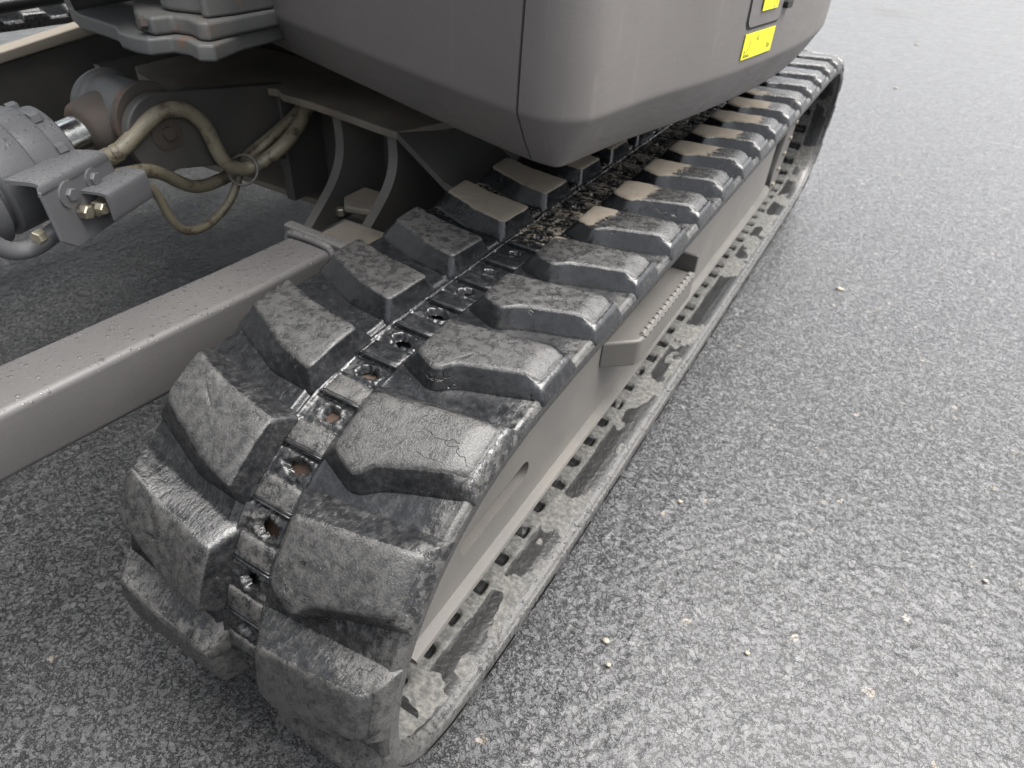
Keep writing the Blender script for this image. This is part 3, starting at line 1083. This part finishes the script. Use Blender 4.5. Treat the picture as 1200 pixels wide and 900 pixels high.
C0 = Vector((-.82, .235, .405)); C1 = Vector((-.82, -.45, .315))
axd = (C1 - C0).normalized()
cyl = lathe('blade_cylinder', C0 + axd * .098, C1, [(0, .030), (0.0, .052), (.003, .056), (.022, .058), (.025, .058), (.026, .063), (.031, .066), (.060, .066), (.063, .063), (.064, .074), (.068, .077), (.108, .077), (.112, .073), (.114, .068), (.117, .068), (.118, .073), (.124, .080), (.5, .080), (.52, .06)], M_CYL, EX, 64)
tag(cyl, 'large grey hydraulic cylinder wet with raindrops')
lathe('chrome_rod', C0 + axd * .040, C1, [(0, .027), (.075, .027)], M_CHROME, cyl, 40)
lathe('rod_eye', C0 + axd * .0, C1, [(0, .046), (.030, .044), (.050, .040), (.056, .034), (.058, .028)], M_RUST, cyl, 40)
for k in range(8):
    a = 2 * math.pi * k / 8 + .3
    u = axd.orthogonal().normalized(); v = axd.cross(u)
    c = C0 + axd * .124 + (u * math.cos(a) + v * math.sin(a)) * .058
    bolt('gland_bolt', c, -axd, .0085, .014, M_CYL, cyl)

# bracket plate with bent top, beside the cylinder
bn = Vector((.9371637, .34888995, 0)); bd = Vector((-.34888988, .93716352, 0)); BA = Vector((-.680, .0338, .403))
def bp(u, z, off=0.0):
    q = BA + bd * u + bn * off
    return (q.x, q.y, z)
def bplate(name, P, t, mat, parent, bev=.0015):
    n = len(P)
    V = [bp(u, z, -t) for u, z in P] + [bp(u, z, 0) for u, z in P]
    F = [tuple(range(n))[::-1], tuple(range(n, 2 * n))] + [(i, (i + 1) % n, n + (i + 1) % n, n + i) for i in range(n)]
    me = bpy.data.meshes.new(name); me.from_pydata(V, [], F)
    b = bmesh.new(); b.from_mesh(me); bmesh.ops.recalc_face_normals(b, faces=b.faces); b.to_mesh(me); b.free()
    me.materials.append(mat)
    return bevel(link(name, me, parent), bev)
# profile sheet: face + rounded bend + top flap
def sheet(name, prof, u0, u1, t, mat, parent):
    """prof: list of (offset along -bn, z) ; swept along bd from u0 to u1 (per-point tuples allowed)."""
    P = smooth_path([Vector((a, b, 0)) for a, b in prof], 3)
    V, F = [], []
    m = len(P)
    for side in (0, 1):
        for ui in (0, 1):
            for i, q in enumerate(P):
                tg = (P[min(i + 1, m - 1)] - P[max(i - 1, 0)]).normalized()
                nn = Vector((-tg.y, tg.x, 0)) * (t * side)
                f = i / (m - 1)
                u = (u0[0] * (1 - f) + u0[1] * f) if ui == 0 else (u1[0] * (1 - f) + u1[1] * f)
                V.append(bp(u, q.y + nn.y, q.x + nn.x))
    a, b, c, d = 0, m, 2 * m, 3 * m
    for i in range(m - 1):
        F += [(a + i, b + i, b + i + 1, a + i + 1), (c + i, c + i + 1, d + i + 1, d + i),
              (a + i, a + i + 1, c + i + 1, c + i), (b + i, d + i, d + i + 1, b + i + 1)]
    F += [(a, c, d, b), (a + m - 1, b + m - 1, d + m - 1, c + m - 1)]
    me = bpy.data.meshes.new(name); me.from_pydata(V, [], F)
    bb = bmesh.new(); bb.from_mesh(me); bmesh.ops.recalc_face_normals(bb, faces=bb.faces); bb.to_mesh(me); bb.free()
    for p in me.polygons:
        p.use_smooth = True
    me.materials.append(mat)
    o = link(name, me, parent)
    o.modifiers.new('es', 'EDGE_SPLIT').split_angle = math.radians(40)
    return o
br = bplate('cylinder_bracket', [(0.0, .395), (.127, .395), (.131, .374), (.134, .323), (.119, .313), (.025, .312), (.004, .329)], .005, M_CYL, EX)
tag(br, 'bent grey steel bracket plate with bolts, guarding hose ends')
sheet('bent_flap', [(-.052, .402), (-.020, .4045), (-.004, .4045), (0.0, .4005), (0.0, .390)], (.008, 0.0), (.118, .127), -.005, M_CYL, br)
sheet('hose_guard', [(0.0, .3745), (.018, .3745), (.030, .3735), (.034, .368), (.034, .335), (.030, .333)], (.060, .066), (.148, .146), -.004, M_CYL, br)
bolt('bolt', bp(.040, .378, .001), bn, .0085, .007, M_CYL, br, 2.0)
bolt('bolt', bp(.086, .381, .001), bn, .0085, .007, M_CYL, br, 1.6)
bolt('bolt', bp(.050, .351, .001), bn, .0095, .012, M_ZINC, br)
bolt('bolt', bp(.062, .352, .016), bn, .0080, .010, M_ZINC, br)
bolt('bolt', bp(.008, .333, -.030), (-bd), .009, .012, M_ZINC, br)
lathe('fitting', bp(.060, .350, .012), bp(.160, .350, .012), [(0, .010), (.02, .010), (.02, .013), (.04, .013), (.04, .010), (.09, .010)], M_ZINC, br, 6)

# steel pipe under the cylinder
tube('steel_pipe', [(-.740, .115, .335), (-.735, .085, .330), (-.735, .062, .322), (-.735, .044, .3145), (-.735, .026, .310), (-.735, .007, .312), (-.735, -.005, .319), (-.735, -.017, .334), (-.735, -.028, .355), (-.735, -.04, .385)], .0115, M_CYL, EX)

# tan hydraulic hoses
h1 = tube('hydraulic_hose', [(-0.8, 0.09, 0.362), (-0.775, 0.135, 0.373), (-0.7463, 0.1673, 0.3842), (-0.7442, 0.1833, 0.3916), (-0.7421, 0.2024, 0.4023), (-0.7399, 0.2237, 0.4161), (-0.7367, 0.2408, 0.4247), (-0.7346, 0.2568, 0.43), (-0.7325, 0.2738, 0.4289), (-0.7304, 0.2919, 0.4225), (-0.7282, 0.3036, 0.4098), (-0.7261, 0.3132, 0.3938), (-0.724, 0.3175, 0.3735), (-0.7208, 0.3207, 0.3533), (-0.7186, 0.3249, 0.3416), (-0.7165, 0.3366, 0.3277), (-0.7144, 0.3579, 0.3182), (-0.7072, 0.3748, 0.3229), (-0.6941, 0.3929, 0.332), (-0.68, 0.42, 0.352), (-0.687, 0.459, 0.368), (-0.693, 0.485, 0.386), (-0.7, 0.508, 0.398), (-0.71, 0.55, 0.4)], .0112, M_HOSE, EX)
tag(h1, 'thick tan hydraulic hose looping over in an arch')
h2 = tube('hydraulic_hose', [(-0.81, 0.09, 0.35), (-0.775, 0.13, 0.357), (-0.7357, 0.1684, 0.3597), (-0.7389, 0.1865, 0.3597), (-0.741, 0.2078, 0.3565), (-0.7442, 0.2259, 0.348), (-0.7474, 0.2419, 0.3373), (-0.7495, 0.261, 0.3192), (-0.7527, 0.2823, 0.3043), (-0.7559, 0.3068, 0.2969), (-0.758, 0.3345, 0.2958), (-0.7611, 0.3601, 0.2958), (-0.7534, 0.3707, 0.3031), (-0.7402, 0.3848, 0.3238), (-0.7279, 0.3981, 0.3369), (-0.715, 0.426, 0.354), (-0.717, 0.47, 0.368), (-0.72, 0.506, 0.383), (-0.73, 0.55, 0.39)], .0102, M_HOSE, EX)
tag(h2, 'tan hydraulic hose dipping below the arched one')
h3 = tube('hydraulic_hose', [(-0.81, 0.1, 0.34), (-0.775, 0.135, 0.345), (-0.7357, 0.1769, 0.3469), (-0.7357, 0.1918, 0.3427), (-0.7357, 0.2067, 0.3309), (-0.7357, 0.2142, 0.3118), (-0.7357, 0.2184, 0.2905), (-0.7357, 0.2259, 0.267), (-0.7357, 0.2397, 0.25), (-0.7357, 0.2589, 0.2436), (-0.7357, 0.2845, 0.2447), (-0.7357, 0.3121, 0.2553), (-0.7357, 0.3334, 0.2681), (-0.7357, 0.3484, 0.2851), (-0.7348, 0.3631, 0.3078), (-0.7265, 0.3793, 0.3283), (-0.7066, 0.4056, 0.3521), (-0.71, 0.47, 0.375)], .0068, M_HOSE, EX)
tag(h3, 'thinner tan hose hanging down in a loop')
for c, d, r in (((-.746, .172, .388), (.45, .8, .35), .0122), ((-.738, .177, .360), (.5, .8, 0), .0112), ((-.736, .182, .346), (.4, .8, -.1), .0076)):
    c = Vector(c); d = Vector(d).normalized()
    lathe('hose_ferrule', c - d * .012, c + d, [(0, r), (.008, r), (.009, r * .93), (.013, r * .93), (.014, r), (.020, r), (.022, r * .9)], M_HOSE, h1 if r > .0118 else (h2 if r > .010 else h3), 24)
# tie around the hoses
ct = Vector((-.712, .352, .320))
T1 = []
for k in range(25):
    a = 2 * math.pi * k / 24
    T1.append(ct + Vector((.024 * math.cos(a), 0.008 * math.cos(a), .0)) + Vector((0, .010, .022)) * math.sin(a))
tube('hose_tie', T1, .0022, M_TIE, EX, 8, 1)

# left blade arm seen behind; sky light painted into its dusty colour
b2 = hull8('blade_arm', [(-1.287, -.05, .355), (-1.250, -.05, .355), (-1.250, .53, .425), (-1.287, .53, .425), (-1.287, -.05, .367), (-1.250, -.05, .367), (-1.250, .53, .447), (-1.287, .53, .447)], M_PALE, EX, .003)
tag(b2, 'far blade arm, dusty top painted pale as sky-lit, at the upper left')
hull8('arm_web', [(-1.272, -.05, .12), (-1.258, -.05, .12), (-1.258, .62, .12), (-1.272, .62, .12), (-1.272, -.05, .356), (-1.258, -.05, .356), (-1.258, .62, .43), (-1.272, .62, .43)], M_FRAME_D, b2, .002)
box('side_frame_top', -1.375, -1.292, -.1, .9, .30, .345, M_DUSTY, EX, .003)
# black hoses running over the far side
tube('black_hose', [(-1.60, .1, .46), (-1.55, .45, .50), (-1.48, .7, .55), (-1.38, .95, .62)], .024, M_BHOSE, EX)
tube('black_hose', [(-1.7, .1, .52), (-1.64, .5, .58), (-1.55, .8, .64), (-1.45, 1.0, .72)], .024, M_BHOSE, EX)
tube('black_hose', [(-1.58, .15, .40), (-1.60, .4, .42), (-1.55, .7, .44), (-1.5, .95, .45)], .014, M_BHOSE, EX)
box('slew_bearing', -1.25, -.45, .62, 1.3, .4205, .497, M_DARK, EX, .02)

# ------------------------------------------------------------------ swing bracket casting
cast = [(-1.30, .62), (-1.204, .417), (-1.046, .348), (-.900, .262), (-.844, .238), (-.790, .2335), (-.747, .227), (-.715, .210), (-.683, .206), (-.659, .210), (-.650, .236), (-.628, .241), (-.595, .230),
        (-.580, .243), (-.602, .304), (-.634, .60)]
sw = prism('swing_bracket', cast, .520, .540, M_CAST, EX, 'z', .004, 3)
tag(sw, 'grey cast swing bracket with stepped bottom flange')
cast2 = [(-1.25, .62), (-.99, .42), (-.866, .345), (-.715, .238), (-.684, .224), (-.660, .222), (-.655, .248), (-.632, .253), (-.604, .243), (-.592, .248), (-.596, .300), (-.612, .60)]
prism('flange_step', cast2, .5405, .562, M_CAST, sw, 'z', .005, 3)
prism('bracket_wall', [(-.668, .258), (-.637, .268), (-.622, .275), (-.625, .60), (-.72, .60), (-.72, .32), (-.690, .260)], .5625, .95, M_CAST, sw, 'z', .006, 3)
prism('bracket_wall', [(-.606, .262), (-.600, .30), (-.608, .60), (-.6195, .60), (-.618, .2621)], .5625, .95, M_CAST, sw, 'z', .004, 2)
# rounded left cheek
Vc, Fc = [], []
rows = [(-1.02, .335, .50), (-.965, .300, .505), (-.905, .268, .520), (-.862, .248, .541)]
prof_c = [(0.0, 0.0), (-.01, .04), (-.035, .10), (-.06, .18), (-.08, .40)]
for dxx, dzz in prof_c:
    for (a, b, c) in rows:
        Vc.append((a + dxx, b + dxx * .2, c + dzz))
for dxx, dzz in prof_c:
    for (a, b, c) in rows:
        Vc.append((a + dxx - .02, b + .20, c + dzz))
nr_, nc_ = 5, 4
for o_ in (0, 20):
    for i in range(nr_ - 1):
        for j in range(nc_ - 1):
            Fc.append((o_ + i * nc_ + j, o_ + i * nc_ + j + 1, o_ + (i + 1) * nc_ + j + 1, o_ + (i + 1) * nc_ + j))
for i in range(nr_ - 1):
    for j in (0, nc_ - 1):
        Fc.append((i * nc_ + j, (i + 1) * nc_ + j, 20 + (i + 1) * nc_ + j, 20 + i * nc_ + j))
for j in range(nc_ - 1):
    Fc.append((j, j + 1, 20 + j + 1, 20 + j))
me = mesh_np('bracket_cheek', Vc, Fc, True, mats=[M_CAST])
ck = link('bracket_cheek', me, sw)
sbd = ck.modifiers.new('sub', 'SUBSURF'); sbd.levels = 2; sbd.render_levels = 2
bolt('grease_bolt', (-.676, .224, .553), (-.2, -1, .1), .008, .008, M_RUST, sw)

# ------------------------------------------------------------------ upper body
body_pts = [(-1.20, .600), (-.884, .490), (-.481, .353), (-.248, .272), (-.136, .2405), (-.112, .2375), (-.1005, .2385), (-.0955, .252), (-.090, .290), (-.080, .357), (-.051, .473), (-.030, .60), (-.016, .718), (-.010, .839),
            (-.012, .94), (-.028, 1.037), (-.062, 1.20), (-.115, 1.45), (-.25, 1.75), (-.60, 1.95)]
def resample(P, st):
    P = np.array(P, float)
    d = np.hypot(*np.diff(P, axis=0).T); c = np.concatenate([[0], np.cumsum(d)])
    n = int(c[-1] / st)
    t = np.linspace(0, c[-1], n)
    return np.stack([np.interp(t, c, P[:, 0]), np.interp(t, c, P[:, 1])], 1)
def chaikin_open(P, it):
    P = np.array(P, float)
    for _ in range(it):
        Q = [P[0]]
        for a, b in zip(P[:-1], P[1:]):
            Q += [.75 * a + .25 * b, .25 * a + .75 * b]
        Q.append(P[-1]); P = np.array(Q)
    return P
BP = resample(chaikin_open(body_pts, 2), .006)
def wsmooth(P, w):
    K = np.hanning(2 * w + 1); K /= K.sum()
    Q = P.copy()
    for c in range(2):
        pad = np.concatenate([P[0, c] + (P[1, c] - P[0, c]) * np.arange(-w, 0), P[:, c], P[-1, c] + (P[-1, c] - P[-2, c]) * np.arange(1, w + 1)])
        Q[:, c] = np.convolve(pad, K, 'valid')
    return Q
BPc = wsmooth(BP, 3)       # softer corner for the crease and the upper wall
def normals(P):
    t = np.gradient(P, axis=0); t /= np.hypot(*t.T)[:, None]
    return np.stack([t[:, 1], -t[:, 0]], 1)
NB, NC = normals(wsmooth(BP, 3)), normals(BPc)
body_rings = [(.500, -.12, 0), (.500, -.006, 0), (.5012, -.002, 0), (.504, .000, .1), (.525, .0125, .6), (.5495, .0245, .95), (.552, .0256, 1), (.5545, .0260, 1), (.558, .0261, 1), (.60, .0255, 1), (.70, .022, 1), (.85, .012, 1), (1.10, -.015, 1), (1.40, -.06, 1), (2.30, -.10, 1)]
def body_point(i, r):
    z, off, w = r
    P = BP[i] * (1 - w) + BPc[i] * w
    N = NB[i] * (1 - w) + NC[i] * w
    N = N / np.hypot(*N)
    q = P + N * off
    return (q[0], q[1], z)
def body_panel(i0, i1, name, gap0=False, gap1=False):
    V, F = [], []
    cols = list(range(i0, i1))
    nr = len(body_rings)
    for i in cols:
        for r in body_rings:
            V.append(body_point(i, r))
    for a in range(len(cols) - 1):
        for b in range(nr - 1):
            F.append((a * nr + b, (a + 1) * nr + b, (a + 1) * nr + b + 1, a * nr + b + 1))
    # returned edge at the seam
    for end, flag in ((0, gap0), (len(cols) - 1, gap1)):
        if flag:
            base = len(V)
            i = cols[end]
            for r in body_rings:
                q = np.array(body_point(i, r)); n_ = NC[i]
                V.append((q[0] - n_[0] * .014, q[1] - n_[1] * .014, q[2]))
            for b in range(nr - 1):
                f = (end * nr + b, end * nr + b + 1, base + b + 1, base + b)
                F.append(f if end == 0 else f[::-1])
    me = mesh_np(name, V, F, True, mats=[M_BODY])
    o = link(name, me, EX)
    o.modifiers.new('es', 'EDGE_SPLIT').split_angle = math.radians(60)
    return o
iseam = int(np.argmin(np.hypot(BP[:, 0] + .128, BP[:, 1] - .240)))
pA = body_panel(0, iseam, 'body_panel', gap1=True)
tag(pA, 'dark grey front body panel left of the seam')
pB = body_panel(iseam, len(BP), 'body_panel', gap0=True)
tag(pB, 'dark grey side body panel carrying the yellow labels')
# shift panel B slightly so that the seam is a real gap
for v in pA.data.vertices:
    pass
gapm = []
nrg = len(body_rings)
va = pA.data.vertices; L_ = (iseam - 1) * nrg
tdir = BP[iseam] - BP[iseam - 1]; tdir = tdir / np.hypot(*tdir)
# first column of B and last column of A are one step (6 mm) apart; close to 2.2 mm
for b in range(nrg):
    v = pB.data.vertices[b]; v.co.x -= tdir[0] * .0038; v.co.y -= tdir[1] * .0038
for v in pB.data.vertices[len(pB.data.vertices) - nrg:]:
    v.co.x -= tdir[0] * .0038; v.co.y -= tdir[1] * .0038
# dark interior and underside
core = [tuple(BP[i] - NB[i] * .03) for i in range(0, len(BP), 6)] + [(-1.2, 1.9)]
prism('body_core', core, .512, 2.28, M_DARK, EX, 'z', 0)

def side_pt(y, z, off):
    i = int(np.argmin(np.abs(BPc[:, 1] - y) + (BPc[:, 0] < -.3) * 9 + (np.arange(len(BP)) < iseam) * 9))
    zs = [r[0] for r in body_rings[3:]]; os_ = [r[1] for r in body_rings[3:]]; ws = [r[2] for r in body_rings[3:]]
    o = float(np.interp(z, zs, os_)) + off; w = float(np.interp(z, zs, ws))
    j = min(max(i, 1), len(BP) - 2)
    # interpolate for exact y
    j2 = j + 1 if BPc[j, 1] < y else j - 1
    f = (y - BPc[j, 1]) / (BPc[j2, 1] - BPc[j, 1] + 1e-9)
    P = BP[j] * (1 - w) + BPc[j] * w; Q = BP[j2] * (1 - w) + BPc[j2] * w
    P = P * (1 - f) + Q * f
    N = NC[j]
    return (P[0] + N[0] * o, P[1] + N[1] * o, z)
def decal(name, y0, y1, z0, z1, off, mat, parent, r=.003, thick=.0012, ny=10, rc=5):
    """rounded plate following the side panel"""
    loop = []
    for (cy, cz, a0) in ((y1 - r, z1 - r, 0), (y0 + r, z1 - r, 90), (y0 + r, z0 + r, 180), (y1 - r, z0 + r, 270)):
        for k in range(rc + 1):
            a = math.radians(a0 + 90 * k / rc)
            loop.append((cy + r * math.cos(a), cz + r * math.sin(a)))
    # densify horizontals
    D = []
    for i, p in enumerate(loop):
        q = loop[(i + 1) % len(loop)]
        D.append(p)
        n = int(abs(q[0] - p[0]) / .008)
        for k in range(1, n + 1):
            D.append((p[0] + (q[0] - p[0]) * k / (n + 1), p[1] + (q[1] - p[1]) * k / (n + 1)))
    n = len(D)
    V = [side_pt(a, b, off - thick) for a, b in D] + [side_pt(a, b, off) for a, b in D]
    cy, cz = (y0 + y1) / 2, (z0 + z1) / 2
    V += [side_pt(cy + (a - cy) * .5, cz + (b - cz) * .5, off) for a, b in D] + [side_pt(cy, cz, off)]
    F = [(i, (i + 1) % n, n + (i + 1) % n, n + i) for i in range(n)] + [(n + i, n + (i + 1) % n, 2 * n + (i + 1) % n, 2 * n + i) for i in range(n)] + [(2 * n + i, 2 * n + (i + 1) % n, 3 * n) for i in range(n)]
    me = mesh_np(name, V, F, True, mats=[mat])
    o = link(name, me, parent)
    o.modifiers.new('es', 'EDGE_SPLIT').split_angle = math.radians(50)
    return o
gapo = decal('hatch_gap', .529, .630, .596, .76, .0004, M_DARK, pB, .010)
hatch = decal('access_hatch', .532, .627, .599, .757, .0016, M_BODY, pB, .009)
lab = decal('warning_label', .534, .622, .5645, .592, .0014, M_YEL, pB, .0005, .0008)
tag(lab, 'yellow warning label with faint pictogram lines, below the hatch')
lab2 = decal('warning_label', .561, .607, .614, .66, .0034, M_YEL, pB, .0005, .0008)
tag(lab2, 'small yellow label on the hatch, cut by the photo edge')
decal('hatch_latch', .634, .652, .610, .618, .006, M_DARK, pB, .002, .006)
decal('hatch_latch', .640, .650, .622, .640, .005, M_DARK, pB, .002, .005)
# printed marks on the label: thin strokes and a small seated figure
def strokes(name, segs, off, parent):
    V, F = [], []
    for (y0, z0, y1, z1, w) in segs:
        d = np.array([y1 - y0, z1 - z0]); L = np.hypot(*d); nrm = np.array([-d[1], d[0]]) / L * w * .9
        b = len(V)
        for (a, c) in ((y0 + nrm[0], z0 + nrm[1]), (y1 + nrm[0], z1 + nrm[1]), (y1 - nrm[0], z1 - nrm[1]), (y0 - nrm[0], z0 - nrm[1])):
            V.append(side_pt(a, c, off))
        F.append((b, b + 1, b + 2, b + 3))
    o = link(name, mesh_np(name, V, F, False, mats=[M_INK]), parent)
    o['kind'] = 'stuff'
    return o
strokes('printed_marks', [(.538, .5672, .555, .5672, .0006), (.538, .5690, .552, .5690, .0005), (.5385, .5725, .5405, .5725, .0018), (.545, .572, .549, .576, .0006),
                          (.552, .576, .550, .585, .0004), (.568, .583, .572, .587, .0010), (.572, .5835, .5745, .582, .0006), (.605, .571, .612, .571, .0006),
                          (.605, .571, .605, .577, .0006), (.612, .571, .612, .574, .0008), (.612, .582, .610, .588, .0004), (.602, .583, .600, .588, .0004), (.6075, .5745, .610, .573, .0006)], .00165, lab)
strokes('printed_marks', [(.593, .616, .596, .6165, .0008), (.600, .618, .6005, .622, .0006)], .00365, lab2)

# ------------------------------------------------------------------ boom and dozer blade (just outside the frame)
bm_pts = [(.33, .60), (.20, .62), (-.10, .95), (-.45, 1.45), (-.70, 1.95), (-.55, 2.05), (-.20, 1.65), (.15, 1.25), (.33, 1.00)]
boom = prism('boom', bm_pts, -.90, -.70, M_FRAME_D, EX, 'x', .01)
bl = []
for k in range(9):
    a = math.radians(-60 + 120 * k / 8)
    bl.append((-.62 - .22 * math.cos(a) + .11, .21 + .20 * math.sin(a)))
bl2 = [(a - .014, b) for a, b in bl][::-1]
prism('dozer_blade', bl + bl2, -1.62, -.02, M_FRAME_D, EX, 'x', .002)

# ------------------------------------------------------------------ small things on the ground
def chip(x, y, r, label, col):
    n = 9
    V = [(x, y, r * .13)]
    for k in range(n):
        a = 2 * math.pi * k / n
        q = r * (0.7 + .5 * random.random())
        V.append((x + q * math.cos(a), y + q * math.sin(a) * .8, r * .04))
    for k in range(n):
        a = 2 * math.pi * k / n
        V.append((x + r * .9 * math.cos(a), y + r * .7 * math.sin(a), -r * .4))
    F = [(0, 1 + k, 1 + (k + 1) % n) for k in range(n)] + [(1 + k, 1 + n + k, 1 + n + (k + 1) % n, 1 + (k + 1) % n) for k in range(n)]
    o = link('stone_chip', mesh_np('stone_chip', V, F, True, mats=[col]))
    o['label'] = label; o['category'] = 'stone chip'; o['group'] = 'pale stone chips loose on the asphalt'
tm = NT('pale_stone'); M_STONE = tm.set(tm.mix(tm.noise(200, 3), (0.16, 0.14, 0.105), (0.26, 0.235, 0.19)), 0.7)
chip(0.088, 0.109, 0.0050, 'pale chip, upper of a close pair low in the photo, right of the track', M_STONE)
chip(0.103, 0.082, 0.0035, 'smaller pale chip, lower of the close pair right of the track', M_STONE)
chip(0.188, 1.205, 0.0090, 'largest pale beige chip alone on the bright asphalt at the right', M_STONE)
chip(0.090, 0.375, 0.0040, 'pale yellowish chip on the asphalt beside the middle of the track', M_STONE)
chip(0.241, 0.186, 0.0035, 'small pale chip alone at the lower right of the asphalt', M_STONE)
chip(0.495, 0.470, 0.0040, 'pale chip close to the right edge of the photo', M_STONE)
chip(0.087, 4.520, 0.0120, 'far pale chip on the bright asphalt beyond the track end', M_STONE)
chip(0.096, 3.324, 0.0100, 'pale chip on the asphalt level with the far end of the track', M_STONE)

# grass verge beyond the machine, a glimpse of it at the upper left
gv, gf = [], []
for i in range(5200):
    x = random.uniform(-6.5, -4.2); y = random.uniform(.5, 4.2)
    a = random.uniform(0, 6.28); hgt = random.uniform(.05, .16); w = .006
    lx, ly = random.uniform(-.05, .05), random.uniform(-.05, .05)
    b = len(gv)
    gv += [(x - w * math.cos(a), y - w * math.sin(a), -.002), (x + w * math.cos(a), y + w * math.sin(a), -.002), (x + lx * .4 + w * .6 * math.cos(a), y + ly * .4 + w * .6 * math.sin(a), hgt * .6), (x + lx, y + ly, hgt)]
    gf += [(b, b + 1, b + 2), (b, b + 2, b + 3)]
gr = link('grass_verge', mesh_np('grass_verge', gv, gf, False, mats=[M_GRASS]))
gr['kind'] = 'stuff'; gr['label'] = 'green grass verge glimpsed behind the black hoses'; gr['category'] = 'grass'

# leafy wall added out of view on the left to block sky light
tm = NT('sky_block_leaf'); M_LEAF = tm.set(tm.mix(tm.noise(3, 3), (0.025, 0.05, 0.015), (0.05, 0.085, 0.03)), 0.55)
sky_block_hedge = bpy.data.objects.new('sky_block_hedge', None); COL.objects.link(sky_block_hedge); sky_block_hedge.location = (-5.9, 1.5, 0)
sky_block_hedge['label'] = 'unseen leafy wall added to cut sky light from the left'; sky_block_hedge['category'] = 'sky_block_hedge'
n_ = 16000
cxs = RNG.uniform(-.55, .55, n_); cys = RNG.uniform(-9, 9, n_); czs = RNG.uniform(.05, 1, n_) ** .9 * 6.4
bul = .25 * np.sin(cys * 1.9) + .2 * np.sin(cys * .7 + 1)
cxs = np.sign(cxs) * np.abs(cxs) ** .35 * (1 + bul) ; czs = czs * (1 + .06 * np.sin(cys * 3.1))
A_ = RNG.normal(size=(n_, 3)); A_ /= np.linalg.norm(A_, axis=1)[:, None]
B_ = np.cross(A_, RNG.normal(size=(n_, 3))); B_ /= np.linalg.norm(B_, axis=1)[:, None]
sz = RNG.uniform(.06, .15, n_)[:, None]
c0 = np.stack([cxs, cys, czs], -1)
Vh = np.stack([c0 - A_ * sz, c0 + B_ * sz * .6, c0 + A_ * sz, c0 - B_ * sz * .6], 1).reshape(-1, 3)
Fh = np.arange(n_ * 4).reshape(-1, 4)
lf = link('leaves', mesh_np('leaves', Vh, Fh, False, mats=[M_LEAF]), sky_block_hedge); lf['kind'] = 'stuff'
for k in range(12):
    lathe('stem', (0, -8.5 + k * 1.5, 0), (0, -8.5 + k * 1.5, 4), [(0, .06), (2, .045), (4.4, .015)], M_DARK, sky_block_hedge, 8)
